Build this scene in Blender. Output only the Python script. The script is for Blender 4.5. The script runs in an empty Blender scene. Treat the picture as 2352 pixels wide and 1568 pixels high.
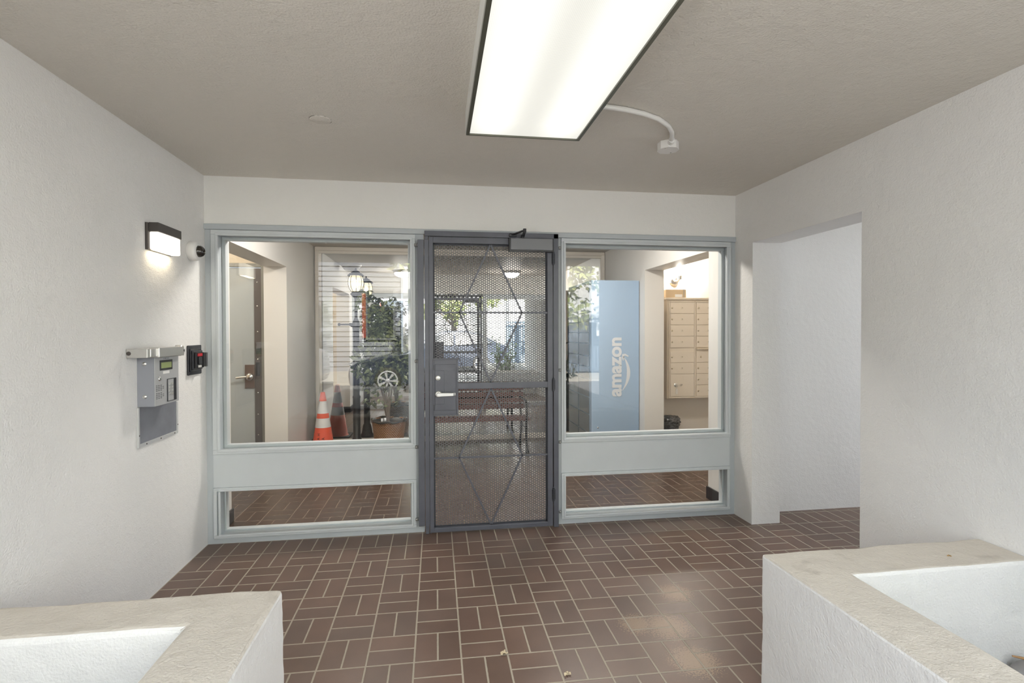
import bpy, bmesh, math, random
from mathutils import Vector, Matrix
from mathutils import noise as mnoise
random.seed(7)
PI = math.pi
S = bpy.context.scene
C = S.collection

# ------------------------------------------------------------------ camera
CAMP = (1.4879, -3.63, 1.3865)
FPX, YAW, PITCH, ROLL, SHY = 1189.11, 0.1457, -0.0139, -0.0028, -4.66
cd = bpy.data.cameras.new('camera')
cam = bpy.data.objects.new('camera', cd); C.objects.link(cam)
cd.sensor_width = 36.0; cd.lens = FPX / 2352 * 36.0
cd.shift_y = SHY / 2352.0
cd.clip_start = 0.05; cd.clip_end = 200
r = Vector((math.cos(YAW), -math.sin(YAW), 0))
f = Vector((math.sin(YAW) * math.cos(PITCH), math.cos(YAW) * math.cos(PITCH), math.sin(PITCH)))
u = r.cross(f)
r2 = math.cos(ROLL) * r + math.sin(ROLL) * u
u2 = -math.sin(ROLL) * r + math.cos(ROLL) * u
m = Matrix((r2, u2, -f)).transposed().to_4x4()
m.translation = Vector(CAMP)
cam.matrix_world = m
S.camera = cam

# ------------------------------------------------------------------ world, sun, exposure
w = bpy.data.worlds.new('sky'); S.world = w; w.use_nodes = True
bg = w.node_tree.nodes['Background']
bg.inputs[0].default_value = (0.83, 0.91, 1.0, 1); bg.inputs[1].default_value = 4.0
sd = bpy.data.lights.new('sun', 'SUN'); sd.energy = 34.0; sd.angle = math.radians(1.5); sd.color = (1, 0.95, 0.87)
sun = bpy.data.objects.new('sun', sd); C.objects.link(sun)
sun.rotation_euler = Vector((-0.05, -0.84, -0.68)).to_track_quat('-Z', 'Y').to_euler()
S.view_settings.view_transform = 'Standard'; S.view_settings.look = 'None'
S.view_settings.gamma = 1; S.view_settings.exposure = 0.34
S.view_settings.use_curve_mapping = False
S.cycles.max_bounces = 14; S.cycles.diffuse_bounces = 6; S.cycles.glossy_bounces = 6
S.cycles.transparent_max_bounces = 16; S.cycles.transmission_bounces = 4
S.cycles.use_denoising = True; S.cycles.sample_clamp_indirect = 4; S.cycles.blur_glossy = 1.0
S.cycles.caustics_reflective = False

def area(name, loc, size, power, col, rot=(0, 0, 0), sy=None):
    l = bpy.data.lights.new(name, 'AREA'); l.energy = power; l.color = col; l.size = size
    if sy: l.shape = 'RECTANGLE'; l.size_y = sy
    o = bpy.data.objects.new(name, l); C.objects.link(o); o.location = loc; o.rotation_euler = rot
    return o
def point(name, loc, power, col, rad=0.05, parent=None):
    l = bpy.data.lights.new(name, 'POINT'); l.energy = power; l.color = col; l.shadow_soft_size = rad
    o = bpy.data.objects.new(name, l); C.objects.link(o); o.location = loc
    return o

XR, HC, HL, YM = 3.7265, 2.4096, 2.45, 3.05      # right wall, porch ceiling, lobby ceiling, mirror plane

# ------------------------------------------------------------------ materials
def srgb(c):
    return tuple(((v / 255) / 12.92 if v / 255 <= 0.04045 else ((v / 255 + 0.055) / 1.055) ** 2.4) for v in c) + (1,)
MATS = {}
def mat(name, col, rough=0.6, metal=0.0, bump=0.0, bscale=200, var=0.0, vscale=3.0, spec=0.5, emit=None, estr=0, coat=0.0, alpha=None):
    if name in MATS: return MATS[name]
    m = bpy.data.materials.new(name); m.use_nodes = True; MATS[name] = m
    nt = m.node_tree; b = nt.nodes['Principled BSDF']
    c = col if len(col) == 4 else tuple(col) + (1,)
    b.inputs['Base Color'].default_value = c
    b.inputs['Roughness'].default_value = rough; b.inputs['Metallic'].default_value = metal
    b.inputs['Specular IOR Level'].default_value = spec
    b.inputs['Coat Weight'].default_value = coat
    if emit:
        b.inputs['Emission Color'].default_value = emit if len(emit) == 4 else tuple(emit) + (1,)
        b.inputs['Emission Strength'].default_value = estr
    tc = nt.nodes.new('ShaderNodeTexCoord')
    if var:
        n = nt.nodes.new('ShaderNodeTexNoise'); n.inputs['Scale'].default_value = vscale; n.inputs['Detail'].default_value = 5
        nt.links.new(tc.outputs['Object'], n.inputs['Vector'])
        mr = nt.nodes.new('ShaderNodeMapRange'); mr.inputs[1].default_value = 0.3; mr.inputs[2].default_value = 0.7
        mr.inputs[3].default_value = 1 - var; mr.inputs[4].default_value = 1 + var * 0.5
        nt.links.new(n.outputs['Fac'], mr.inputs[0])
        mx = nt.nodes.new('ShaderNodeVectorMath'); mx.operation = 'SCALE'; mx.inputs[0].default_value = c[:3]
        nt.links.new(mr.outputs[0], mx.inputs['Scale']); nt.links.new(mx.outputs[0], b.inputs['Base Color'])
    if bump:
        n = nt.nodes.new('ShaderNodeTexNoise'); n.inputs['Scale'].default_value = bscale; n.inputs['Detail'].default_value = 4
        nt.links.new(tc.outputs['Object'], n.inputs['Vector'])
        bp = nt.nodes.new('ShaderNodeBump'); bp.inputs['Strength'].default_value = bump; bp.inputs['Distance'].default_value = 0.01
        nt.links.new(n.outputs['Fac'], bp.inputs['Height']); nt.links.new(bp.outputs[0], b.inputs['Normal'])
    return m

def stucco(name, col, dirt=0.0, b1=0.42, dirtcol=(0.45, 0.43, 0.40)):
    if name in MATS: return MATS[name]
    m = mat(name, col, rough=0.85, spec=0.25)
    nt = m.node_tree; b = nt.nodes['Principled BSDF']; L = nt.links.new
    tc = nt.nodes['Texture Coordinate']
    def noise(s, d=4):
        n = nt.nodes.new('ShaderNodeTexNoise'); n.inputs['Scale'].default_value = s; n.inputs['Detail'].default_value = d
        L(tc.outputs['Object'], n.inputs['Vector']); return n.outputs['Fac']
    def mth(op, a, c_=None):
        n = nt.nodes.new('ShaderNodeMath'); n.operation = op
        for i, v in enumerate((a, c_)):
            if v is None: continue
            if isinstance(v, (int, float)): n.inputs[i].default_value = v
            else: L(v, n.inputs[i])
        return n.outputs[0]
    fine = noise(130, 3); mid = noise(28, 3); big = noise(3.5, 3)
    h = mth('ADD', mth('MULTIPLY', fine, 0.5), mth('ADD', mth('MULTIPLY', mid, 0.6), mth('MULTIPLY', big, 1.6)))
    bp = nt.nodes.new('ShaderNodeBump'); bp.inputs['Strength'].default_value = b1; bp.inputs['Distance'].default_value = 0.012
    L(h, bp.inputs['Height']); L(bp.outputs[0], b.inputs['Normal'])
    base = nt.nodes.new('ShaderNodeMix'); base.data_type = 'RGBA'
    base.inputs['A'].default_value = tuple(col) + (1,) if len(col) == 3 else col
    base.inputs['B'].default_value = tuple(dirtcol) + (1,)
    d = mth('MULTIPLY', mth('SUBTRACT', noise(2.2, 6), 0.5), 1.2); n2 = noise(14, 5)
    spots = mth('GREATER_THAN', noise(45, 2), 0.80)
    fac = mth('ADD', mth('MULTIPLY', mth('MAXIMUM', mth('ADD', d, mth('MULTIPLY', mth('SUBTRACT', n2, 0.5), 0.5)), 0.0), dirt), mth('MULTIPLY', spots, dirt * 0.35))
    if dirt > 0.5:      # smudges on the worn rim
        sm = mth('MULTIPLY', mth('MINIMUM', mth('MULTIPLY', mth('MAXIMUM', mth('SUBTRACT', noise(7, 6), 0.64), 0.0), 9.0), 1.0), 0.55)
        fac = mth('ADD', fac, sm)
    L(mth('MINIMUM', fac, 0.8), base.inputs['Factor']); L(base.outputs['Result'], b.inputs['Base Color'])
    return m

WALLC = (0.76, 0.748, 0.728)
M_wall = stucco('white_stucco', WALLC, 0.15)
M_ceil = stucco('ceiling_stucco', (0.715, 0.68, 0.625), 0.10, 0.5)
M_lobby = mat('lobby_plaster', (0.75, 0.73, 0.70), 0.45, bump=0.03, bscale=40, spec=0.35)
M_lobceil = mat('lobby_ceiling_paint', (0.62, 0.58, 0.52), 0.6)
M_top = stucco('worn_planter_top', (0.60, 0.555, 0.49), 1.0, 0.5, (0.36, 0.32, 0.27))
M_frame = mat('grey_green_gloss_paint', srgb((200, 205, 208)), 0.40, var=0.03, vscale=6)
M_frame2 = mat('grey_green_frame_paint', srgb((181, 187, 191)), 0.42)
M_gate = mat('charcoal_gate_paint', srgb((90, 92, 101)), 0.42, 0.15, bump=0.08, bscale=60, var=0.12, vscale=9)
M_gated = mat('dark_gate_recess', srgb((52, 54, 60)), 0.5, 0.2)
M_perf = mat('perforated_steel', srgb((98, 99, 102)), 0.5, 0.3)
M_steel = mat('satin_steel', (0.62, 0.61, 0.59), 0.32, 0.9)
M_chrome = mat('chrome', (0.8, 0.8, 0.8), 0.12, 1.0)
M_black = mat('black_plastic', (0.022, 0.023, 0.028), 0.35)
M_blackiron = mat('black_cast_iron', (0.02, 0.02, 0.022), 0.35, 0.3)
M_white = mat('white_plastic', (0.80, 0.79, 0.77), 0.4)
M_bronze = mat('dark_bronze', (0.075, 0.065, 0.06), 0.45, 0.4)
M_rubber = mat('black_rubber', (0.02, 0.02, 0.02), 0.7)
M_base = mat('black_baseboard', (0.012, 0.012, 0.016), 0.35)

def glass_mat(name, tint=(1, 1, 1), r0=0.05, rough=0.0):
    m = bpy.data.materials.new(name); m.use_nodes = True; nt = m.node_tree; nt.nodes.clear(); L = nt.links.new
    out = nt.nodes.new('ShaderNodeOutputMaterial'); mix = nt.nodes.new('ShaderNodeMixShader')
    tr = nt.nodes.new('ShaderNodeBsdfTransparent'); gl = nt.nodes.new('ShaderNodeBsdfGlossy')
    tr.inputs[0].default_value = tint + (1,); gl.inputs[0].default_value = (1, 1, 1, 1); gl.inputs['Roughness'].default_value = rough
    lw = nt.nodes.new('ShaderNodeLayerWeight'); lw.inputs[0].default_value = 0.5
    p = nt.nodes.new('ShaderNodeMath'); p.operation = 'POWER'; L(lw.outputs['Facing'], p.inputs[0]); p.inputs[1].default_value = 5
    ma = nt.nodes.new('ShaderNodeMath'); ma.operation = 'MULTIPLY_ADD'; L(p.outputs[0], ma.inputs[0])
    ma.inputs[1].default_value = 1 - r0; ma.inputs[2].default_value = r0
    L(ma.outputs[0], mix.inputs[0]); L(tr.outputs[0], mix.inputs[1]); L(gl.outputs[0], mix.inputs[2]); L(mix.outputs[0], out.inputs[0])
    return m
M_glass = glass_mat('window_glass', (0.985, 0.99, 0.985), 0.042)
M_mirror = mat('silvered_mirror', (0.86, 0.87, 0.86), 0.0, 1.0)
M_carglass = mat('car_window_glass', (0.02, 0.025, 0.03), 0.03, 0.0, spec=1.0)

def emis(name, col, s):
    m = bpy.data.materials.new(name); m.use_nodes = True; nt = m.node_tree; b = nt.nodes['Principled BSDF']
    b.inputs['Base Color'].default_value = (0.8, 0.8, 0.8, 1); b.inputs['Roughness'].default_value = 0.35
    b.inputs['Emission Color'].default_value = col + (1,); b.inputs['Emission Strength'].default_value = s
    return m

# floor: basketweave of paired quarry tiles, one row of soldier tiles against the frame
def floor_mat(name, tone, rlo, rvar):
    m = bpy.data.materials.new(name); m.use_nodes = True; nt = m.node_tree; L = nt.links.new
    b = nt.nodes['Principled BSDF']
    tc = nt.nodes.new('ShaderNodeTexCoord'); sx = nt.nodes.new('ShaderNodeSeparateXYZ'); L(tc.outputs['Object'], sx.inputs[0])
    def M(op, *a):
        n = nt.nodes.new('ShaderNodeMath'); n.operation = op
        for i, v in enumerate(a):
            if isinstance(v, (int, float)): n.inputs[i].default_value = v
            else: L(v, n.inputs[i])
        return n.outputs[0]
    X, Y = sx.outputs[0], sx.outputs[1]
    U = M('DIVIDE', M('SUBTRACT', X, 1.39), 0.1983)
    Yr = M('ADD', Y, M('MULTIPLY', M('SUBTRACT', X, 1.39), 0.012))
    V = M('DIVIDE', M('SUBTRACT', -0.214, Yr), 0.2036)
    iu, iv = M('FLOOR', U), M('FLOOR', V)
    fu, fv = M('FRACT', U), M('FRACT', V)
    par = M('FLOORED_MODULO', M('ADD', iu, iv), 2.0)          # 0 horizontal, 1 vertical
    row0 = M('MULTIPLY', M('GREATER_THAN', V, -1.1), M('LESS_THAN', V, 0.0))
    vert = M('MAXIMUM', M('GREATER_THAN', par, 0.5), row0)
    def sel(a, c): return M('ADD', M('MULTIPLY', vert, a), M('MULTIPLY', M('SUBTRACT', 1.0, vert), c))
    a = sel(fv, fu); hh = sel(fu, fv)
    b2 = M('MULTIPLY', hh, 2.0); fb = M('FRACT', b2)
    da = M('MULTIPLY', M('MINIMUM', a, M('SUBTRACT', 1.0, a)), 0.2)
    db = M('MULTIPLY', M('MINIMUM', fb, M('SUBTRACT', 1.0, fb)), 0.1)
    d = M('MINIMUM', da, db)
    nz = nt.nodes.new('ShaderNodeTexNoise'); nz.inputs['Scale'].default_value = 60; L(tc.outputs['Object'], nz.inputs['Vector'])
    dn = M('ADD', d, M('MULTIPLY', M('SUBTRACT', nz.outputs['Fac'], 0.5), 0.0022))
    mr = nt.nodes.new('ShaderNodeMapRange'); L(dn, mr.inputs[0]); mr.inputs[1].default_value = 0.0030; mr.inputs[2].default_value = 0.0046
    tile = mr.outputs[0]                                      # 1 on the tile, 0 in the grout
    cx = nt.nodes.new('ShaderNodeCombineXYZ'); L(iu, cx.inputs[0]); L(iv, cx.inputs[1]); L(M('FLOOR', b2), cx.inputs[2])
    wn = nt.nodes.new('ShaderNodeTexWhiteNoise'); L(cx.outputs[0], wn.inputs['Vector'])
    cr = nt.nodes.new('ShaderNodeValToRGB'); L(wn.outputs['Value'], cr.inputs[0])
    e = cr.color_ramp.elements
    e[0].position = 0; e[0].color = srgb((110, 87, 76)); e[1].position = 1; e[1].color = srgb((105, 86, 76))
    e2 = cr.color_ramp.elements.new(0.35); e2.color = srgb((104, 82, 70)); e3 = cr.color_ramp.elements.new(0.7); e3.color = srgb((114, 89, 76))
    # mottling and fine speckle
    n2 = nt.nodes.new('ShaderNodeTexNoise'); n2.inputs['Scale'].default_value = 6; n2.inputs['Detail'].default_value = 6; L(tc.outputs['Object'], n2.inputs['Vector'])
    n3 = nt.nodes.new('ShaderNodeTexNoise'); n3.inputs['Scale'].default_value = 350; L(tc.outputs['Object'], n3.inputs['Vector'])
    k = M('ADD', M('MULTIPLY', n2.outputs['Fac'], 0.5), M('ADD', M('MULTIPLY', n3.outputs['Fac'], 0.35), 0.57))
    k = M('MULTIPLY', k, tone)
    vs = nt.nodes.new('ShaderNodeVectorMath'); vs.operation = 'SCALE'; L(cr.outputs[0], vs.inputs[0]); L(k, vs.inputs['Scale'])
    # worn, scuffed pale patches
    def patch(x, y, r):
        dx = M('SUBTRACT', X, x); dy = M('SUBTRACT', Y, y)
        dd = M('SQRT', M('ADD', M('MULTIPLY', dx, dx), M('MULTIPLY', dy, dy)))
        return M('MAXIMUM', 0.0, M('SUBTRACT', 1.0, M('DIVIDE', dd, r)))
    pp = M('MAXIMUM', M('MAXIMUM', patch(2.56, -1.34, 0.16), patch(2.56, -1.60, 0.15)), M('MAXIMUM', patch(2.74, -1.05, 0.13), patch(2.42, -1.30, 0.12)))
    n4 = nt.nodes.new('ShaderNodeTexNoise'); n4.inputs['Scale'].default_value = 130; n4.inputs['Detail'].default_value = 5; L(tc.outputs['Object'], n4.inputs['Vector'])
    pf = M('MULTIPLY', M('GREATER_THAN', M('ADD', M('MULTIPLY', pp, 0.42), n4.outputs['Fac']), 0.68), M('MINIMUM', M('MULTIPLY', pp, 1.6), 0.55))
    mx = nt.nodes.new('ShaderNodeMix'); mx.data_type = 'RGBA'; L(pf, mx.inputs['Factor']); L(vs.outputs[0], mx.inputs['A']); mx.inputs['B'].default_value = srgb((166, 142, 116))
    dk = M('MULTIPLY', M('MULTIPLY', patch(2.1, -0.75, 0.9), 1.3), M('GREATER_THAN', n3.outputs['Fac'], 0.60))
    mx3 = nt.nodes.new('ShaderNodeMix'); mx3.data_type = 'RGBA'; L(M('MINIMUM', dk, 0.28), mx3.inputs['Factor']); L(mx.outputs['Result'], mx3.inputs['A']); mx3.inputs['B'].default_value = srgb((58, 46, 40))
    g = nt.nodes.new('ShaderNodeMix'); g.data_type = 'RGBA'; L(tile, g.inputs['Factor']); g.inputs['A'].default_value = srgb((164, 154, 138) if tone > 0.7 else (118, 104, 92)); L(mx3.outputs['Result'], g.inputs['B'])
    L(g.outputs['Result'], b.inputs['Base Color'])
    L(M('ADD', M('MULTIPLY', M('SUBTRACT', 1.0, tile), 0.4), M('ADD', rlo, M('MULTIPLY', n2.outputs['Fac'], rvar))), b.inputs['Roughness'])
    bp = nt.nodes.new('ShaderNodeBump'); bp.inputs['Strength'].default_value = 0.45; bp.inputs['Distance'].default_value = 0.003
    L(M('ADD', tile, M('MULTIPLY', n3.outputs['Fac'], 0.12)), bp.inputs['Height']); L(bp.outputs[0], b.inputs['Normal'])
    b.inputs['Specular IOR Level'].default_value = 0.5
    return m
M_floor = floor_mat('quarry_tile_floor', 0.92, 0.29, 0.12)
M_floor2 = floor_mat('darker_quarry_tile_floor', 0.50, 0.29, 0.03)  # same tiles and grout in a darker tone for the lobby

# ------------------------------------------------------------------ mesh helpers
class MB:
    def __init__(s): s.v = []; s.f = []; s.sm = []
    def add(s, vs, fs, smooth=False):
        k = len(s.v); s.v += [tuple(v) for v in vs]; s.f += [tuple(i + k for i in f) for f in fs]; s.sm += [smooth] * len(fs); return s
    def box(s, x0, x1, y0, y1, z0, z1):
        return s.add([(x0, y0, z0), (x1, y0, z0), (x1, y1, z0), (x0, y1, z0), (x0, y0, z1), (x1, y0, z1), (x1, y1, z1), (x0, y1, z1)],
                     [(0, 3, 2, 1), (4, 5, 6, 7), (0, 1, 5, 4), (1, 2, 6, 5), (2, 3, 7, 6), (3, 0, 4, 7)])
    def frame(s, p, q, n=16, r=0.01, r2=None, cap=True):
        """tapered cylinder from p to q"""
        p, q = Vector(p), Vector(q); r2 = r if r2 is None else r2
        d = (q - p).normalized(); a = d.orthogonal().normalized(); b = d.cross(a)
        vs = [p + r * (math.cos(t) * a + math.sin(t) * b) for t in (2 * PI * i / n for i in range(n))] + \
             [q + r2 * (math.cos(t) * a + math.sin(t) * b) for t in (2 * PI * i / n for i in range(n))]
        s.add(vs, [(i, (i + 1) % n, n + (i + 1) % n, n + i) for i in range(n)], True)
        if cap: s.add(vs, [tuple(reversed(range(n))), tuple(range(n, 2 * n))])
        return s
    cyl = frame
    def bar(s, p, q, w, h, up=(0, 1, 0)):
        """square bar from p to q, w across, h along `up`"""
        p, q = Vector(p), Vector(q); d = (q - p).normalized(); upv = Vector(up); a = d.cross(upv).normalized(); b = a.cross(d).normalized()
        vs = [o + a * (w / 2 * i) + b * (h / 2 * j) for o in (p, q) for i, j in ((-1, -1), (1, -1), (1, 1), (-1, 1))]
        return s.add(vs, [(0, 1, 2, 3), (7, 6, 5, 4), (0, 4, 5, 1), (1, 5, 6, 2), (2, 6, 7, 3), (3, 7, 4, 0)])
    def lathe(s, prof, c=(0, 0, 0), n=28, axis='z', smooth=True):
        vs = []
        for (rr, h) in prof:
            for i in range(n):
                t = 2 * PI * i / n; a, b = rr * math.cos(t), rr * math.sin(t)
                if axis == 'z': p = (c[0] + a, c[1] + b, c[2] + h)
                elif axis == 'x': p = (c[0] + h, c[1] + a, c[2] + b)
                else: p = (c[0] + a, c[1] - h, c[2] + b)
                vs.append(p)
        fs = [(j * n + i, j * n + (i + 1) % n, (j + 1) * n + (i + 1) % n, (j + 1) * n + i) for j in range(len(prof) - 1) for i in range(n)]
        return s.add(vs, fs, smooth)
    def tube(s, pts, rr, n=10):
        pts = [Vector(p) for p in pts]; rs = rr if isinstance(rr, (list, tuple)) else [rr] * len(pts)
        vs = []; a = None
        for i, p in enumerate(pts):
            d = (pts[min(i + 1, len(pts) - 1)] - pts[max(i - 1, 0)]).normalized()
            if a is None: a = d.orthogonal().normalized()
            a = (a - d * a.dot(d)).normalized(); b = d.cross(a)
            vs += [p + rs[i] * (math.cos(2 * PI * k / n) * a + math.sin(2 * PI * k / n) * b) for k in range(n)]
        fs = [(j * n + i, j * n + (i + 1) % n, (j + 1) * n + (i + 1) % n, (j + 1) * n + i) for j in range(len(pts) - 1) for i in range(n)]
        s.add(vs, fs, True); L0 = len(pts) - 1
        return s.add(vs, [tuple(reversed(range(n))), tuple(range(L0 * n, L0 * n + n))])
    def prism(s, poly, axis, a0, a1):
        """poly: 2d points; axis 'y' -> poly is (x,z), extruded a0..a1 along y; 'x' -> (y,z); 'z' -> (x,y)"""
        n = len(poly)
        P = {'y': lambda p, t: (p[0], t, p[1]), 'x': lambda p, t: (t, p[0], p[1]), 'z': lambda p, t: (p[0], p[1], t)}[axis]
        vs = [P(p, a0) for p in poly] + [P(p, a1) for p in poly]
        return s.add(vs, [tuple(range(n)), tuple(reversed(range(n, 2 * n)))] + [(i, n + i, n + (i + 1) % n, (i + 1) % n) for i in range(n)])
    def sphere(s, c, rx, ry=None, rz=None, n=14, k=8):
        ry = rx if ry is None else ry; rz = rx if rz is None else rz
        vs = [(c[0] + rx * math.sin(PI * j / k) * math.cos(2 * PI * i / n), c[1] + ry * math.sin(PI * j / k) * math.sin(2 * PI * i / n), c[2] + rz * math.cos(PI * j / k)) for j in range(k + 1) for i in range(n)]
        return s.add(vs, [(j * n + i, (j + 1) * n + i, (j + 1) * n + (i + 1) % n, j * n + (i + 1) % n) for j in range(k) for i in range(n)], True)
    def build(s, name, mt, parent=None, bevel=0.0, seg=2, origin=None):
        me = bpy.data.meshes.new(name)
        o3 = Vector(origin) if origin else Vector((0, 0, 0))
        me.from_pydata([tuple(Vector(v) - o3) for v in s.v] if origin else s.v, [], s.f); me.validate(clean_customdata=False)
        if len(me.polygons) == len(s.sm): me.polygons.foreach_set('use_smooth', s.sm)
        bm = bmesh.new(); bm.from_mesh(me); bmesh.ops.recalc_face_normals(bm, faces=bm.faces[:]) if len(s.f) < 60000 else None
        bm.to_mesh(me); bm.free()
        me.materials.append(mt)
        o = bpy.data.objects.new(name, me); C.objects.link(o)
        if origin: o.location = o3
        if parent is not None:
            o.parent = parent
            if parent.type == 'EMPTY' or parent.location.length > 0:
                base = parent.matrix_basis.copy(); pp = parent.parent
                while pp is not None: base = pp.matrix_basis @ base; pp = pp.parent
                if not getattr(s, 'local', False): o.matrix_parent_inverse = base.inverted()
        if bevel:
            bv = o.modifiers.new('bevel', 'BEVEL'); bv.width = bevel; bv.segments = seg; bv.limit_method = 'ANGLE'; bv.angle_limit = 0.6
        return o
def box(x0, x1, y0, y1, z0, z1): return MB().box(x0, x1, y0, y1, z0, z1)
def tag(o, label=None, cat=None, group=None, kind=None):
    if label: o['label'] = label
    if cat: o['category'] = cat
    if group: o['group'] = group
    if kind: o['kind'] = kind
    return o
def thing(name, loc, label, cat, group=None, rz=0):
    o = bpy.data.objects.new(name, None); C.objects.link(o); o.location = loc; o.rotation_euler = (0, 0, rz); o.empty_display_size = 0.1
    return tag(o, label, cat, group)
def lb(o, t): o['label'] = t; return o
def struct(name, mb, mt, parent=None, bevel=0):
    o = mb.build(name, mt, parent, bevel)
    if parent is None: o['kind'] = 'structure'
    return o
def text(name, body, size, mt, parent, mw, offset=0.0, extrude=0.0008, xs=1.0, align='CENTER'):
    cu = bpy.data.curves.new(name, 'FONT'); cu.body = body; cu.size = size; cu.extrude = extrude; cu.offset = offset
    cu.align_x = align; cu.align_y = 'CENTER'
    t = bpy.data.objects.new(name + '_c', cu); C.objects.link(t)
    bpy.context.view_layer.update()
    me = bpy.data.meshes.new_from_object(t.evaluated_get(bpy.context.evaluated_depsgraph_get()))
    bpy.data.objects.remove(t)
    M = mw @ Matrix.Diagonal((xs, 1, 1, 1))
    me.transform(M); me.materials.clear(); me.materials.append(mt)
    o = bpy.data.objects.new(name, me); C.objects.link(o)
    if parent is not None: o.parent = parent; o.matrix_parent_inverse = parent.matrix_basis.inverted()
    return o

# ================================================================== STRUCTURE
struct('floor', box(-0.22, 7.2, -4.9, 0.02, -0.15, 0.0), M_floor)
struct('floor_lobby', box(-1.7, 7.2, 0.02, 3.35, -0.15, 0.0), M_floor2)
struct('ceiling', MB().box(-0.22, 5.42, -4.1, 0.0, HC, HC + 0.55).box(5.42, 7.2, -1.62, 0.15, HC, HC + 0.55), M_ceil)
struct('ceiling_lobby', MB().box(-0.22, XR + 0.22, 0.12, 3.2, HL, HL + 0.5).box(-1.7, -0.22, 0.15, 2.3, HL, HL + 0.5).box(XR + 0.22, 5.42, 0.15, 2.3, HL, HL + 0.5), M_lobceil)
struct('wall_left', box(-0.22, 0, -3.2, 0.0, 0, HC), M_wall)
OP0, OP1, OPZ = -1.173, -0.216, 2.022
wr = MB().box(XR, XR + 0.22, -3.2, OP0, 0, HC).box(XR, XR + 0.22, OP1, 0.12, 0, HC).box(XR, XR + 0.22, OP0, OP1, OPZ, HC)
struct('wall_right', wr, M_wall)
struct('wall_passage', MB().box(XR + 0.22, 5.42, 0.0, 0.15, 0, HC).box(5.42, 7.2, 0.0, 0.15, 0, HC).box(XR + 0.22, 7.2, -1.62, -1.45, 0, HC), M_wall)  # unseen near wall and open far end are shaped to limit daylight inside
struct('wall_front', box(-0.22, XR, 0.0, 0.12, 2.10, HL + 0.3), stucco('whiter_stucco', (0.86, 0.85, 0.82), 0.08, 0.2))  # paler tone than the stucco of the side walls
# lobby walls, each with a doorway
LO0, LO1, LOZ = 0.405, 1.872, 2.055
struct('wall_lobby_left', MB().box(-0.22, 0, 0.0, LO0, 0, HL).box(-0.22, 0, LO1, 3.2, 0, HL).box(-0.22, 0, LO0, LO1, LOZ, HL), M_lobby)
RO0, RO1 = 0.385, 1.714
struct('wall_lobby_right', MB().box(XR, XR + 0.22, 0.12, RO0, 0, HL).box(XR, XR + 0.22, RO1, 3.2, 0, HL).box(XR, XR + 0.22, RO0, RO1, LOZ, HL), M_lobby)
struct('wall_back', box(-0.22, XR + 0.22, YM + 0.03, 3.35, 0, HL), M_lobby)
struct('wall_door_recess', MB().box(-1.7, -0.22, 0.0, 0.15, 0, HL).box(-1.7, -1.55, 0.15, 2.2, 0, HL).box(-1.55, -1.25, 1.95, 2.1, 0, HL).box(-1.25, -0.22, 1.95, 2.1, 2.08, HL), mat('cream_paint', (0.72, 0.64, 0.52), 0.6))
struct('wall_mail_alcove', MB().box(XR + 0.22, 5.42, 1.98, 2.13, 0, HL).box(5.2, 5.42, 0.15, 1.98, 0, HL), mat('warm_white_paint', (0.78, 0.72, 0.64), 0.6))
struct('baseboard_left', MB().box(0, 0.012, 0.12, LO0, 0, 0.10).box(0, 0.012, LO1, YM, 0, 0.10).box(-0.20, 0.012, LO0, LO0 + 0.012, 0, 0.10), M_base)
struct('baseboard_right', MB().box(XR - 0.012, XR, 0.12, RO0, 0, 0.10).box(XR - 0.012, XR, RO1, YM, 0, 0.10).box(XR - 0.012, XR + 0.2, RO0, RO0 + 0.012, 0, 0.10), M_base)

# ---------------------------------------------------------------- glazed front: two fixed window units and a head rail
def ring(mb, x0, x1, z0, z1, w, y0, y1):
    mb.box(x0, x1, y0, y1, z0, z0 + w); mb.box(x0, x1, y0, y1, z1 - w, z1)
    mb.box(x0, x0 + w, y0, y1, z0 + w, z1 - w); mb.box(x1 - w, x1, y0, y1, z0 + w, z1 - w)
def window_unit(n, x0, x1, gx0, gx1, ox0, ox1):
    # outer panel with two openings (upper pane, lower pane)
    fr = MB(); Y0, Y1 = 0.004, 0.11
    zs = [(0.0, 0.060), (0.350, 0.618), (2.026, 2.098)]
    for a, b in zs: fr.box(x0, x1, Y0, Y1, a, b)
    for (a, b) in ((0.060, 0.350), (0.618, 2.026)):
        fr.box(x0, gx0, Y0, Y1, a, b); fr.box(gx1, x1, Y0, Y1, a, b)
    o = struct('window_%d' % n, fr, M_frame2)
    st = MB()
    ring(st, ox0, ox1, 0.590, 2.060, 0.030, -0.009, 0.004); ring(st, gx0 - 0.012, gx1 + 0.012, 0.606, 2.038, 0.016, -0.015, 0.004)
    ring(st, ox0, ox1, 0.038, 0.370, 0.022, -0.009, 0.004); ring(st, gx0 - 0.010, gx1 + 0.010, 0.050, 0.360, 0.013, -0.013, 0.004)
    struct('glazing_bead', st, M_frame, o, 0.0025)
    # inner stops behind each pane
    ib = MB()
    ring(ib, gx0, gx1, 0.618, 2.026, 0.022, 0.062, 0.11); ring(ib, gx0, gx1, 0.060, 0.350, 0.012, 0.062, 0.11)
    struct('inner_stop', ib, M_frame, o, 0.002)
    pn = MB().box(ox0, ox1, 0.0005, 0.004, 0.372, 0.588)
    struct('panel', pn, M_frame, o)
    struct('pane', box(gx0, gx1, 0.048, 0.056, 0.618, 2.026), M_glass, o)
    struct('pane', box(gx0, gx1, 0.048, 0.056, 0.060, 0.350), M_glass, o)
    return o
window_unit(1, 0.0, 1.405, 0.082, 1.318, 0.040, 1.350)
window_unit(2, 2.352, XR, 2.406, 3.672, 2.378, 3.685)
struct('trim_1', MB().box(0.0, XR, -0.012, 0.004, 2.062, 2.098), M_frame2, None, 0.003)

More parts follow.
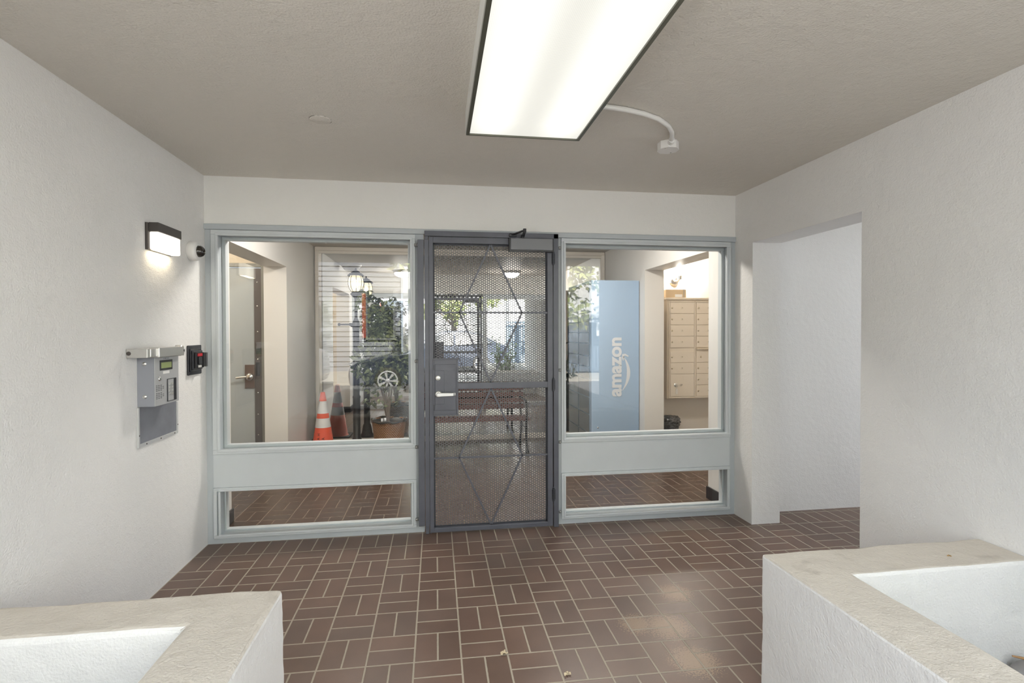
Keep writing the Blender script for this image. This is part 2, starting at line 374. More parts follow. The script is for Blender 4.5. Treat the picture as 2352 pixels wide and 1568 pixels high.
# mirror on the back wall with its frame
mir = thing('wall_mirror', (XR / 2, YM, 0), 'wall-to-wall framed mirror covering the far wall of the lobby', 'mirror')
box(0.10, 3.70, YM, YM + 0.006, 0.04, 2.375).build('mirror_glass', M_mirror, mir)
mf = MB(); ring(mf, 0.02, XR - 0.013, 0.0, 2.445, 0.045, YM - 0.03, YM + 0.02); ring(mf, 0.06, XR - 0.03, 0.03, 2.40, 0.035, YM - 0.018, YM + 0.015)
M_cream = mat('cream_gloss_paint', (0.66, 0.61, 0.54), 0.4)
mf.build('mirror_frame', M_cream, mir, 0.004)

# ---------------------------------------------------------------- grey door in the left lobby recess
dr = struct('door_1', box(-1.19, -0.262, 1.955, 1.995, 0.012, 2.045), mat('grey_door_paint', srgb((168, 174, 176)), 0.45))
dfr = MB().box(-0.262, -0.222, 1.925, 1.998, 0, 2.09).box(-1.25, -1.19, 1.925, 1.998, 0, 2.09).box(-1.19, -0.262, 1.925, 1.998, 2.05, 2.09)
struct('door_frame', dfr, mat('grey_door_frame_paint', srgb((140, 140, 134)), 0.4), dr, 0.004)
struct('latch_guard', box(-0.335, -0.252, 1.945, 1.955, 0.012, 2.04), mat('brown_steel_strip', srgb((98, 92, 90)), 0.4, 0.6), dr)
for z in (0.35, 0.56, 0.78, 1.12, 1.40, 1.66, 1.9): struct('screw', MB().sphere((-0.305, 1.945, z), 0.007, 0.004, 0.007, 8, 6), M_chrome, dr)
struct('deadbolt_plate', MB().box(-0.320, -0.285, 1.938, 1.948, 0.95, 1.09), M_black, dr)
struct('card_reader', MB().box(-0.322, -0.272, 1.936, 1.946, 1.175, 1.235), mat('dark_green_plastic', (0.04, 0.05, 0.045), 0.3), dr)
struct('escutcheon', MB().box(-0.430, -0.338, 1.946, 1.956, 0.825, 1.065), mat('brushed_bronze', srgb((126, 112, 106)), 0.35, 0.7), dr, 0.002)
kb = MB().lathe([(0, 0.062), (0.022, 0.06), (0.036, 0.045), (0.040, 0.03), (0.034, 0.014), (0.026, 0.0)], (-0.372, 1.946, 0.945), 24, 'y')
struct('knob', kb, M_chrome, dr)
struct('pull_lever', MB().tube([(-0.372, 1.91, 0.945), (-0.43, 1.90, 0.942), (-0.50, 1.905, 0.935)], 0.011), M_steel, dr)

# ================================================================== SECURITY GATE
G = thing('security_gate', (1.88, -0.02, 0), 'charcoal steel security gate with perforated screen and diamond bars', 'gate')
y0, y1 = -0.048, -0.008
gf = MB().box(1.413, 1.437, y0 + 0.01, 0.003, 0, 2.078).box(1.443, 1.452, y0 + 0.014, 0.0, 0, 2.05).box(2.312, 2.347, y0, 0.003, 0, 2.078).box(1.413, 2.347, y0, 0.003, 2.045, 2.080)
gf.build('gate_frame', M_gate, G, 0.002)
MB().box(1.366, 1.408, y0 - 0.004, -0.012, 0.06, 2.018).box(1.411, 1.440, y0 - 0.004, -0.012, 0.06, 2.018).build('astragal', M_gate, G, 0.002)
lf = MB().box(1.441, 1.470, y0, y1, 0.010, 2.040).box(2.268, 2.305, y0, y1, 0.010, 2.040).box(1.470, 2.268, y0, y1, 1.998, 2.040).box(1.470, 2.268, y0, y1, 0.010, 0.040).box(1.633, 2.268, y0, y1, 0.995, 1.037)
leaf = lf.build('gate_leaf', M_gate, G, 0.002)
ib = MB()
for a, b, c, d in ((1.470, 2.268, 1.988, 1.998), (1.470, 2.268, 0.040, 0.048)): ib.box(a, b, -0.022, -0.012, c, d)
ib.box(1.470, 1.478, -0.022, -0.012, 0.04, 1.998).box(2.260, 2.268, -0.022, -0.012, 0.04, 1.998)
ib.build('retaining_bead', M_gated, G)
bars = MB(); yb = -0.034
def bb(p, q): bars.bar((p[0], yb, p[1]), (q[0], yb, q[1]), 0.0115, 0.0115)
bb((1.470, 1.524), (2.268, 1.524)); bb((1.470, 0.519), (2.268, 0.519))
for t, l, b_, rr, zt in ((1.998, 1.647, 1.037, 2.087, 1.524), (0.995, 1.643, 0.040, 2.087, 0.519)):
    bb((1.866, t), (l, zt)); bb((1.866, t), (rr, zt)); bb((l, zt), (1.864, b_)); bb((rr, zt), (1.864, b_))
bars.build('diamond_bars', M_gate, G)
# perforated sheet: real holes on a staggered grid
def perforated(x0, x1, z0, z1, y, d=0.0170, hole=0.0066, t=0.0015, n=12):
    verts = []; faces = []; cs = d * math.sqrt(3) / 2
    oc = [d / math.sqrt(3) if k % 2 == 0 else d / 2 for k in range(12)]
    ca = [math.cos(k * PI / 6) for k in range(12)]; sa = [math.sin(k * PI / 6) for k in range(12)]
    for i in range(int((x1 - x0) / cs) + 1):
        cx = x0 + cs * (i + 0.6)
        if cx > x1: break
        for j in range(int((z1 - z0) / d) + 1):
            cz = z0 + d * (j + 0.5 + (0.5 if i % 2 else 0))
            if cz > z1: continue
            if cx < 1.633 + 0.004 and 0.825 < cz < 1.20: continue
            k0 = len(verts)
            for k in range(12): verts.append((cx + oc[k] * ca[k], y, cz + oc[k] * sa[k]))
            for k in range(12): verts.append((cx + hole * ca[k], y, cz + hole * sa[k]))
            for k in range(12): verts.append((cx + hole * ca[k], y + t, cz + hole * sa[k]))
            for k in range(12):
                k2 = (k + 1) % 12
                faces.append((k0 + k, k0 + k2, k0 + 12 + k2, k0 + 12 + k))
                faces.append((k0 + 12 + k, k0 + 12 + k2, k0 + 24 + k2, k0 + 24 + k))
    mb = MB(); mb.v = verts; mb.f = faces; mb.sm = [False] * len(faces); return mb
perforated(1.462, 2.278, 0.030, 2.008, -0.016).build('perforated_screen', M_perf, G)
lp = MB().box(1.466, 1.633, y0 - 0.004, -0.006, 0.818, 1.206)
lockp = lp.build('lock_box', M_gate, G, 0.003)
eb = MB(); ring(eb, 1.466, 1.637, 0.814, 1.210, 0.010, y0 - 0.010, y0 - 0.003); eb.box(1.480, 1.620, y0 - 0.007, y0 - 0.003, 0.852, 1.168); eb.box(1.480, 1.542, y0 - 0.010, y0 - 0.006, 0.895, 1.125)
eb.build('cover_plate', M_gate, lockp, 0.0015)
for a, b in ((0.852, 0.893), (1.128, 1.165)): MB().box(1.470, 1.4745, y0 - 0.0115, y0 - 0.010, a, b).build('plate_slot', M_black, lockp)
cyl = MB().lathe([(0, 0.006), (0.013, 0.006), (0.0165, 0.004), (0.0175, 0)], (1.500, y0 - 0.010, 1.075), 28, 'y').build('lock_cylinder', mat('pale_satin_nickel', (0.80, 0.79, 0.76), 0.3, 0.55), G)
MB().box(1.4985, 1.5015, y0 - 0.0168, y0 - 0.0155, 1.064, 1.072).build('keyhole', M_black, cyl)
lv = MB().lathe([(0, 0.016), (0.018, 0.015), (0.022, 0.008), (0.0225, 0)], (1.502, y0 - 0.010, 0.965), 28, 'y')
lv.frame((1.502, y0 - 0.02, 0.965), (1.502, y0 - 0.058, 0.965), 20, 0.014, 0.012)
lv.add([(1.495, y0 - 0.062, 0.953), (1.495, y0 - 0.046, 0.953), (1.600, y0 - 0.050, 0.956), (1.600, y0 - 0.064, 0.956), (1.620, y0 - 0.040, 0.957), (1.612, y0 - 0.030, 0.957),
        (1.495, y0 - 0.062, 0.978), (1.495, y0 - 0.046, 0.978), (1.600, y0 - 0.050, 0.976), (1.600, y0 - 0.064, 0.976), (1.620, y0 - 0.040, 0.975), (1.612, y0 - 0.030, 0.975)],
       [(0, 1, 2, 3), (3, 2, 5, 4), (9, 8, 7, 6), (10, 11, 8, 9), (0, 3, 9, 6), (3, 4, 10, 9), (1, 7, 8, 2), (2, 8, 11, 5), (4, 5, 11, 10), (0, 6, 7, 1)])
lb(lv.build('lever_handle', MATS['pale_satin_nickel'], G, 0.002), 'satin nickel lever handle')
for z in (1.905, 1.015, 0.235):
    h = MB(); h.frame((2.308, y0 - 0.008, z - 0.045), (2.308, y0 - 0.008, z + 0.045), 12, 0.008); h.frame((2.308, y0 - 0.008, z + 0.047), (2.308, y0 - 0.008, z + 0.056), 12, 0.006, 0.002)
    h.box(2.298, 2.322, y0 - 0.006, y0, z - 0.035, z + 0.035); h.frame((2.308, y0 - 0.008, z - 0.002), (2.308, y0 - 0.008, z + 0.002), 12, 0.0095)
    h.build('hinge', M_gated, G)
# fixing lugs along both sides
for side, zs in ((1.359, (1.985, 1.19, 0.60, 0.10)), (2.354, (1.985, 1.115, 0.60, 0.10))):
    for z in zs:
        t = MB().box(side - 0.016, side + 0.016, y0 + 0.02, -0.017, z - 0.011, z + 0.011)
        lug = t.build('fixing_lug', mat('lug_steel', srgb((112, 112, 112)), 0.45, 0.4), G, 0.004)
        MB().lathe([(0, 0.004), (0.004, 0.003), (0.006, 0)], (side + (0.008 if side > 2 else -0.008), y0 + 0.02, z), 12, 'y').build('screw', M_steel, lug)
# closer
dc = MB().box(1.997, 2.292, y0 - 0.062, y0, 1.952, 2.034).build('door_closer', mat('closer_cover_grey', srgb((112, 113, 118)), 0.35, 0.1), G, 0.004)
lb(dc, 'grey box-shaped closer at the top of the gate')
MB().box(1.990, 2.299, y0 - 0.055, y0 - 0.004, 1.945, 1.9515).box(1.990, 1.9965, y0 - 0.055, y0 - 0.004, 1.952, 2.036).box(2.2925, 2.299, y0 - 0.055, y0 - 0.004, 1.952, 2.036).build('closer_backplate', M_black, dc)
ca_ = MB(); ca_.frame((2.085, y0 - 0.03, 2.034), (2.085, y0 - 0.03, 2.060), 14, 0.012)
ca_.bar((2.088, y0 - 0.03, 2.050), (2.078, y0 - 0.16, 2.062), 0.018, 0.008, (0, 0, 1)); ca_.bar((2.078, y0 - 0.16, 2.068), (2.012, y0 - 0.012, 2.062), 0.016, 0.008, (0, 0, 1))
ca_.frame((2.078, y0 - 0.16, 2.052), (2.078, y0 - 0.16, 2.078), 14, 0.011); ca_.box(1.995, 2.045, y0 - 0.022, y0 - 0.001, 2.052, 2.066); ca_.frame((2.006, y0 - 0.012, 2.05), (2.006, y0 - 0.012, 2.072), 12, 0.009)
ca_.build('closer_arm', M_black, dc)

# ================================================================== PORCH CEILING THINGS
fx = thing('ceiling_light', (1.9, -1.9, HC), 'large rectangular fluorescent ceiling light with ribbed clear diffuser', 'light')
fx0, fx1, fy0, fy1, fz = 1.628, 2.176, -2.46, -1.198, 2.31
hs = MB()
hs.box(fx0, fx0 + 0.012, fy0, fy1, fz, HC).box(fx1 - 0.012, fx1, fy0, fy1, fz, HC).box(fx0 + 0.012, fx1 - 0.012, fy1 - 0.012, fy1, fz, HC).box(fx0 + 0.012, fx1 - 0.012, fy0, fy0 + 0.012, fz, HC)
hs.build('housing', mat('fixture_white_enamel', (0.70, 0.70, 0.67), 0.4), fx)
rim = MB(); ring_ = [(fx0 + 0.004, fx1 - 0.004, fy0 + 0.004, fy1 - 0.004)]
for a, b, c, d in ((fx0 + 0.003, fx0 + 0.018, fy0 + 0.003, fy1 - 0.003), (fx1 - 0.018, fx1 - 0.003, fy0 + 0.003, fy1 - 0.003), (fx0 + 0.018, fx1 - 0.018, fy1 - 0.012, fy1 - 0.003), (fx0 + 0.018, fx1 - 0.018, fy0 + 0.003, fy0 + 0.012)): rim.box(a, b, c, d, fz - 0.006, fz + 0.004)
rim.build('trim_ring', mat('fixture_dark_trim', srgb((104, 104, 92)), 0.35, 0.4), fx)
def diffuser_mat():
    m = bpy.data.materials.new('prismatic_diffuser_lit'); m.use_nodes = True; nt = m.node_tree; L = nt.links.new
    b = nt.nodes['Principled BSDF']; b.inputs['Base Color'].default_value = (0.15, 0.15, 0.14, 1); b.inputs['Roughness'].default_value = 0.5
    tc = nt.nodes.new('ShaderNodeTexCoord'); sx = nt.nodes.new('ShaderNodeSeparateXYZ'); L(tc.outputs['Object'], sx.inputs[0])
    def M(op, *a):
        n = nt.nodes.new('ShaderNodeMath'); n.operation = op
        for i, v in enumerate(a):
            if isinstance(v, (int, float)): n.inputs[i].default_value = v
            else: L(v, n.inputs[i])
        return n.outputs[0]
    X, Y = sx.outputs[0], sx.outputs[1]
    # two tubes behind the lens
    def lobe(c, s): 
        d = M('DIVIDE', M('SUBTRACT', X, c), s); return M('POWER', 2.71828, M('MULTIPLY', M('MULTIPLY', d, d), -1.0))
    en = M('MINIMUM', 1.0, M('ADD', 0.35, M('MULTIPLY', M('SUBTRACT', fy1 - 0.01, Y), 4.5)))
    tubes = M('MULTIPLY', M('ADD', lobe(1.745, 0.085), lobe(2.055, 0.085)), en)
    pr = M('MULTIPLY', M('ADD', M('SINE', M('MULTIPLY', X, 2 * PI / 0.0052)), M('SINE', M('MULTIPLY', Y, 2 * PI / 0.0052))), 0.045)
    st = M('ADD', M('ADD', 0.62, M('MULTIPLY', tubes, 0.42)), pr)
    b.inputs['Emission Color'].default_value = (1.0, 0.985, 0.90, 1); L(M('MULTIPLY', st, 1.0), b.inputs['Emission Strength'])
    return m
box(fx0 + 0.014, fx1 - 0.014, fy0 + 0.01, fy1 - 0.01, fz + 0.001, fz + 0.006).build('diffuser', diffuser_mat(), fx)

cdp = thing('conduit', (2.4, -1.3, HC), 'white surface conduit curving over the ceiling from light to junction box', 'conduit')
pts = [(2.182, -1.385, HC - 0.022), (2.24, -1.382, HC - 0.014), (2.34, -1.365, HC - 0.013), (2.44, -1.335, HC - 0.013), (2.535, -1.288, HC - 0.013), (2.62, -1.215, HC - 0.013), (2.675, -1.14, HC - 0.013), (2.708, -1.07, HC - 0.014), (2.722, -1.03, HC - 0.018)]
MB().tube(pts, 0.0115, 12).build('pipe', M_white, cdp)
MB().frame((2.716, -1.052, HC - 0.016), (2.725, -1.020, HC - 0.019), 14, 0.0165).build('connector', M_white, cdp)
jb = thing('junction_box', (2.735, -0.965, HC), 'small white octagonal junction box on the ceiling at conduit end', 'junction box')
oc = [(2.735 + 0.056 * math.cos(PI / 8 + k * PI / 4) - 0.0, -0.968 + 0.056 * math.sin(PI / 8 + k * PI / 4)) for k in range(8)]
MB().prism(oc, 'z', HC - 0.040, HC).build('box_body', M_white, jb, 0.002)
MB().prism([(2.735 + 0.058 * math.cos(PI / 8 + k * PI / 4), -0.968 + 0.058 * math.sin(PI / 8 + k * PI / 4)) for k in range(8)], 'z', HC - 0.043, HC - 0.040).build('cover', M_white, jb)
for a, b in ((-0.03, -0.03), (0.03, 0.03)): MB().lathe([(0, -0.002), (0.004, -0.0015), (0.005, 0)], (2.735 + a, -0.968 + b, HC - 0.043), 10).build('screw', M_steel, jb)

bp_ = thing('blank_cover_plate', (0.944, -1.02, HC), 'round blank plate painted the ceiling colour', 'cover plate')
MB().lathe([(0, -0.004), (0.045, -0.004), (0.049, -0.002), (0.050, 0)], (0.944, -1.022, HC), 36).build('plate', M_ceil, bp_)
for a0, a1 in ((20, 48), (85, 100), (125, 135), (195, 250), (265, 275), (300, 310), (345, 352)):
    n = 6; gg = MB()
    for k in range(n):
        t0, t1 = math.radians(a0 + (a1 - a0) * k / n), math.radians(a0 + (a1 - a0) * (k + 1) / n)
        P = lambda t, rr: (0.944 + rr * math.cos(t), -1.022 + rr * math.sin(t), HC - 0.0008)
        gg.add([P(t0, 0.0495), P(t1, 0.0495), P(t1, 0.052), P(t0, 0.052)], [(0, 1, 2, 3)])
    gg.build('gap', M_black, bp_)
MB().lathe([(0, -0.0055), (0.007, -0.005), (0.009, -0.004)], (0.944, -1.022, HC), 12).build('screw', M_ceil, bp_)

# ================================================================== LEFT WALL THINGS
def opal():
    m = emis('sconce_opal_glass', (1.0, 0.93, 0.80), 1.0); nt = m.node_tree; L = nt.links.new
    tc = nt.nodes.new('ShaderNodeTexCoord'); d = nt.nodes.new('ShaderNodeVectorMath'); d.operation = 'DISTANCE'
    L(tc.outputs['Object'], d.inputs[0]); d.inputs[1].default_value = (0.05, -0.52, 1.87)      # the bulb behind the opal glass
    mr = nt.nodes.new('ShaderNodeMapRange'); mr.inputs[1].default_value = 0.02; mr.inputs[2].default_value = 0.19; mr.inputs[3].default_value = 4.0; mr.inputs[4].default_value = 0.75
    L(d.outputs['Value'], mr.inputs[0]); L(mr.outputs[0], nt.nodes['Principled BSDF'].inputs['Emission Strength'])
    nt.nodes['Principled BSDF'].inputs['Base Color'].default_value = (0.3, 0.3, 0.3, 1); return m
sc = thing('wall_sconce', (0, -0.566, 1.89), 'lit box-shaped wall sconce with bronze cap on the white wall', 'wall lamp')
box(0, 0.014, -0.697, -0.438, 1.822, 1.962).build('back_plate', M_bronze, sc, 0.001)
MB().box(0.014, 0.060, -0.688, -0.440, 1.917, 1.964).build('cap', M_bronze, sc, 0.001)
MB().box(0.0142, 0.057, -0.684, -0.446, 1.824, 1.9165).build('shade', opal(), sc, 0.006, 3)
box(0.018, 0.055, -0.67, -0.46, 1.8225, 1.8245).build('lower_lens', emis('warm_lens', (1.0, 0.84, 0.58), 14.0), sc)
lb(sc.children[0], 'dark bronze back plate') if sc.children else None

cm = thing('security_camera', (0, -0.20, 1.888), 'white dome security camera with dark bubble beside the wall sconce', 'camera')
MB().lathe([(0, 0), (0.056, 0), (0.059, 0.004), (0.059, 0.030), (0.057, 0.040), (0.050, 0.047), (0.036, 0.050), (0, 0.050)], (0, -0.20, 1.888), 40, 'x').build('housing', M_white, cm)
MB().lathe([(0.036, 0.050), (0.0345, 0.062), (0.029, 0.073), (0.019, 0.081), (0.008, 0.0845), (0, 0.085)], (0, -0.20, 1.888), 32, 'x').build('dome', mat('smoked_dome', (0.03, 0.026, 0.022), 0.06, 0.2, spec=0.8), cm)

ic = thing('intercom', (0, -0.66, 1.14), 'grey metal intercom with keypad and small display', 'intercom')
M_ic = mat('intercom_grey', srgb((178, 179, 180)), 0.45, 0.2); M_ics = mat('intercom_side_paint', srgb((140, 142, 150)), 0.5)
ib_ = box(0, 0.079, -0.785, -0.540, 1.015, 1.263).build('housing', M_ics, ic, 0.001)
for z in (1.232, 1.066): MB().lathe([(0, 0.004), (0.007, 0.003), (0.010, 0)], (0.034, -0.785, z), 16, 'y').build('carriage_bolt', M_steel, ib_)
fp = box(0.079, 0.082, -0.784, -0.541, 1.016, 1.262).build('face_plate', M_ic, ic, 0.001)
box(0.082, 0.0845, -0.737, -0.610, 1.194, 1.247).build('display_bezel', M_black, fp, 0.001)
box(0.0845, 0.0850, -0.727, -0.622, 1.205, 1.235).build('display', mat('green_lcd', srgb((140, 152, 100)), 0.3), fp)
box(0.082, 0.0825, -0.705, -0.640, 1.175, 1.189).build('sticker', M_white, fp)
lk = MB().lathe([(0.012, 0), (0.011, 0.003), (0.006, 0.004), (0, 0.0045)], (0.082, -0.738, 1.152), 18, 'x').build('key_switch', M_chrome, fp)
sl = MB()
for rr in range(8):
    z = 1.117 - rr * 0.0085 - (0.006 if rr > 3 else 0)
    for k in range(4 if rr in (1, 2, 5, 6) else 3): sl.box(0.0820, 0.0826, -0.774 + k * 0.021, -0.761 + k * 0.021, z, z + 0.003)
tag(sl.build('speaker_slots', M_black, fp))
kpd = MB(); kpd.box(0.082, 0.086, -0.667, -0.572, 1.026, 1.146).build('keypad_frame', M_black, fp, 0.002)
box(0.086, 0.0866, -0.663, -0.606, 1.030, 1.142).build('keypad_panel', M_ic, fp)
for a in range(3):
    for b in range(4):
        kk = box(0.0866, 0.0895, -0.657 + a * 0.0165, -0.645 + a * 0.0165, 1.112 - b * 0.0175, 1.124 - b * 0.0175).build('key', M_steel, fp, 0.001)
RX = Matrix(((0, 0, 1, 0), (1, 0, 0, 0), (0, 1, 0, 0), (0, 0, 0, 1)))       # text facing +x, reading along +y
text('lettering', 'L I N E A R', 0.0125, mat('engraved_grey', srgb((112, 113, 116)), 0.5), None, Matrix.Translation((0.0823, -0.672, 1.2545)) @ RX, extrude=0.0002).parent = fp
bpy.data.objects['lettering'].matrix_parent_inverse = Matrix.Identity(4)
lbx = thing('lower_cover_plate', (0, -0.59, 0.9), 'flat grey steel plate with pale edging below the intercom', 'cover plate')
box(0, 0.004, -0.782, -0.400, 0.822, 1.012).build('plate', mat('galvanised_plate', srgb((140, 142, 150)), 0.45, 0.4, var=0.12, vscale=12), lbx)
eg = MB().box(0, 0.009, -0.793, -0.781, 0.808, 1.012).box(0, 0.009, -0.402, -0.391, 0.812, 0.992).box(0, 0.007, -0.781, -0.391, 0.808, 0.826)
eg.build('edging', mat('aluminium_edging', (0.60, 0.60, 0.60), 0.45, 0.4), lbx, 0.001)
for y, z in ((-0.72, 0.817), (-0.58, 0.817), (-0.43, 0.817), (-0.787, 0.87), (-0.396, 0.86)): MB().sphere((0.009, y, z), 0.002, 0.004, 0.004, 8, 6).build('screw', M_bronze, lbx)
lbar = thing('locking_bar', (0, -0.7, 1.29), 'polished steel bar lock mounted above the intercom', 'bar lock')
box(0.0, 0.095, -0.876, -0.850, 1.266, 1.310).build('end_bracket', M_steel, lbar, 0.002)
MB().lathe([(0.010, 0), (0.010, 0.002), (0.006, 0.003), (0, 0.003)], (0.012, -0.876, 1.288), 16, 'y').build('end_bolt', M_bronze, lbar)
MB().box(0.0, 0.098, -0.850, -0.55, 1.269, 1.309).box(0.060, 0.108, -0.790, -0.53, 1.264, 1.314).build('bar', M_steel, lbar, 0.003)
MB().lathe([(0, 0), (0.030, 0), (0.030, 0.020), (0.027, 0.030), (0, 0.030)], (0.075, -0.545, 1.292), 24, 'x').build('lock_head', M_steel, lbar)
MB().lathe([(0, 0.0), (0.008, 0.0), (0.008, 0.003), (0, 0.004)], (0.105, -0.530, 1.292), 16, 'x').build('lock_core', M_bronze, lbar)

kbx = thing('key_switch_box', (0, -0.17, 1.22), 'black plastic switch box with red tab beside the intercom', 'switch')
box(0, 0.012, -0.262, -0.084, 1.130, 1.312).build('back_plate', M_black, kbx, 0.006, 3)
for k, (a, z0_, z1_, y0_, y1_) in enumerate(((0.020, 1.150, 1.290, -0.250, -0.105), (0.032, 1.162, 1.280, -0.245, -0.118))):
    box(0.012 if k == 0 else 0.020, a, y0_, y1_, z0_, z1_).build('housing_step', M_black, kbx, 0.005, 3)
sb = box(0.032, 0.046, -0.235, -0.135, 1.172, 1.268).build('switch_body', mat('black_gloss', (0.012, 0.012, 0.014), 0.15), kbx, 0.003)
box(0.046, 0.050, -0.222, -0.165, 1.245, 1.262).build('red_tab', mat('red_plastic', (0.45, 0.02, 0.03), 0.35), sb)
box(0.046, 0.054, -0.215, -0.180, 1.195, 1.240).build('switch_lever', M_black, sb, 0.002)
box(0.046, 0.049, -0.218, -0.175, 1.176, 1.190).build('name_tag', mat('grey_label', (0.5, 0.5, 0.48), 0.5), sb)
box(0.030, 0.066, -0.140, -0.128, 1.178, 1.266).build('cover_flap', mat('dark_grey_plastic', (0.07, 0.07, 0.075), 0.35), kbx, 0.003)

# ================================================================== PLANTERS
def planter(name, x0, x1, ix0, ix1, yn, iyn, yf, label, zt=0.519):
    w = MB()
    t = 0.018
    def wall(a, b, c, d): w.box(a, b, c, d, 0, zt - 0.001)
    wall(x0, x1, iyn, yn); wall(x0, x1, yf, yf + 0.22)
    if ix0 > x0: wall(x0, ix0, yf + 0.22, iyn)
    if ix1 < x1: wall(ix1, x1, yf + 0.22, iyn)
    return w
def planter_mesh(name, outer, inner, z0, zt, zsoil, label, round_corners):
    """one welded, rounded trough: outer and inner rectangles"""
    (ax, ay, bx_, by), (cx, cy, dx, dy) = outer, inner
    bm = bmesh.new()
    O = [(ax, ay), (bx_, ay), (bx_, by), (ax, by)]; I = [(cx, cy), (dx, cy), (dx, dy), (cx, dy)]
    ob = [bm.verts.new((x, y, z0)) for x, y in O]; ot = [bm.verts.new((x, y, zt)) for x, y in O]
    it = [bm.verts.new((x, y, zt)) for x, y in I]; ib2 = [bm.verts.new((x, y, zsoil)) for x, y in I]
    for i in range(4):
        j = (i + 1) % 4
        bm.faces.new((ob[i], ob[j], ot[j], ot[i])); fct = bm.faces.new((ot[i], ot[j], it[j], it[i])); fct.material_index = 1
        bm.faces.new((it[i], it[j], ib2[j], ib2[i]))
    bm.faces.new(ib2)
    bmesh.ops.recalc_face_normals(bm, faces=bm.faces[:])
    me = bpy.data.meshes.new(name); bm.to_mesh(me); bm.free()
    me.materials.append(M_wall); me.materials.append(M_top)
    o = bpy.data.objects.new(name, me); C.objects.link(o)
    bv = o.modifiers.new('b', 'BEVEL'); bv.width = 0.018; bv.segments = 3; bv.limit_method = 'ANGLE'; bv.angle_limit = 0.9
    sb2 = o.modifiers.new('s', 'SUBSURF'); sb2.subdivision_type = 'SIMPLE'; sb2.levels = 5; sb2.render_levels = 5
    bpy.context.view_layer.update()
    ev = bpy.data.meshes.new_from_object(o.evaluated_get(bpy.context.evaluated_depsgraph_get()))
    o.modifiers.clear(); o.data = ev; me = ev; me.name = name
    nrm = [v.normal.copy() for v in me.vertices]; co = [v.co.copy() for v in me.vertices]; flat = []
    for c, nv in zip(co, nrm):                              # hand-trowelled unevenness
        flat.extend(c + nv * (0.0045 * mnoise.noise(c * 7.0) + 0.0018 * mnoise.noise(c * 24.0)))
    me.vertices.foreach_set('co', flat); me.update()
    wn_ = o.modifiers.new('normals', 'WEIGHTED_NORMAL'); wn_.weight = 100; wn_.keep_sharp = False
    me.polygons.foreach_set('use_smooth', [True] * len(me.polygons))
    return o
pl = planter_mesh('planter', (0.005, -4.85, 0.970, -1.778), (0.08, -4.63, 0.738, -1.985), 0.0, 0.519, 0.05, '', None)
pl.location.x = 0.0
tag(pl, 'white stucco planter box with worn tan rim beside the intercom wall', 'planter')
pr_ = planter_mesh('planter', (2.743, -4.85, XR - 0.005, -1.777), (2.962, -4.63, XR - 0.03, -1.992), 0.0, 0.519, 0.05, '', None)
tag(pr_, 'white stucco planter box with worn tan rim and pebbles, beside the open passage', 'planter')
# soil and pebbles in the right-hand planter
so = MB().box(2.965, XR - 0.038, -4.62, -2.0, 0.05, 0.075).build('soil', mat('dark_soil', (0.035, 0.03, 0.027), 0.9, bump=0.6, bscale=60)); tag(so, 'dark soil filling the planter with pebbles', 'soil', None, 'stuff')
so = MB().box(0.09, 0.728, -4.62, -1.995, 0.055, 0.20).build('soil', MATS['dark_soil']); tag(so, 'unseen dark soil, added against bounced light, inside the planter beside the intercom wall', 'soil', None, 'stuff')  # unseen fill, added to cut bright bounce off the white trough floor
PC = [mat('pebble_grey', srgb((140, 136, 134)), 0.5, var=0.15, vscale=20), mat('pebble_slate', srgb((92, 94, 104)), 0.45, var=0.15, vscale=20), mat('pebble_tan', srgb((150, 126, 100)), 0.5, var=0.15, vscale=20)]
for (x, y, z, a, b, c, rz, ci, ll) in (
    (3.612, -2.045, 0.150, 0.058, 0.032, 0.024, 0.15, 0, 'long pale grey pebble touching the planter wall, topmost of its heap'),
    (3.618, -2.118, 0.112, 0.050, 0.032, 0.026, 0.4, 1, 'dark slate pebble tucked in front of the long pale grey pebble'),
    (3.535, -2.060, 0.101, 0.040, 0.030, 0.022, -0.5, 0, 'dull grey pebble low down beside the planter wall'),
    (3.535, -2.130, 0.102, 0.034, 0.030, 0.023, 0.6, 2, 'tan pebble at the near end of the planter heap'),
    (3.600, -2.190, 0.102, 0.038, 0.030, 0.023, 0.1, 0, 'grey pebble nearest to the camera in the planter heap'),
    (3.655, -2.050, 0.098, 0.028, 0.032, 0.020, 0.0, 1, 'slate pebble beneath the long pale grey pebble')):
    mb = MB().sphere((0, 0, 0), a, b, c, 20, 12); mb.v = [(x_ + 0.003 * math.sin(40 * y_ + z_ * 30), y_, z_ + 0.002 * math.sin(35 * x_)) for x_, y_, z_ in mb.v]
    o = mb.build('pebble', PC[ci]); o.location = (x, y, z); o.rotation_euler = (0.05, 0.03, rz); tag(o, ll, 'pebble', 'pebbles in the planter')
tw = MB().tube([(3.572, -2.035, 0.196), (3.62, -2.045, 0.186), (3.68, -2.055, 0.170)], [0.003, 0.006, 0.007], 8).build('twig', mat('dry_twig', srgb((170, 132, 92)), 0.7)); tag(tw, 'dry brown twig lying over the planter pebbles', 'twig')

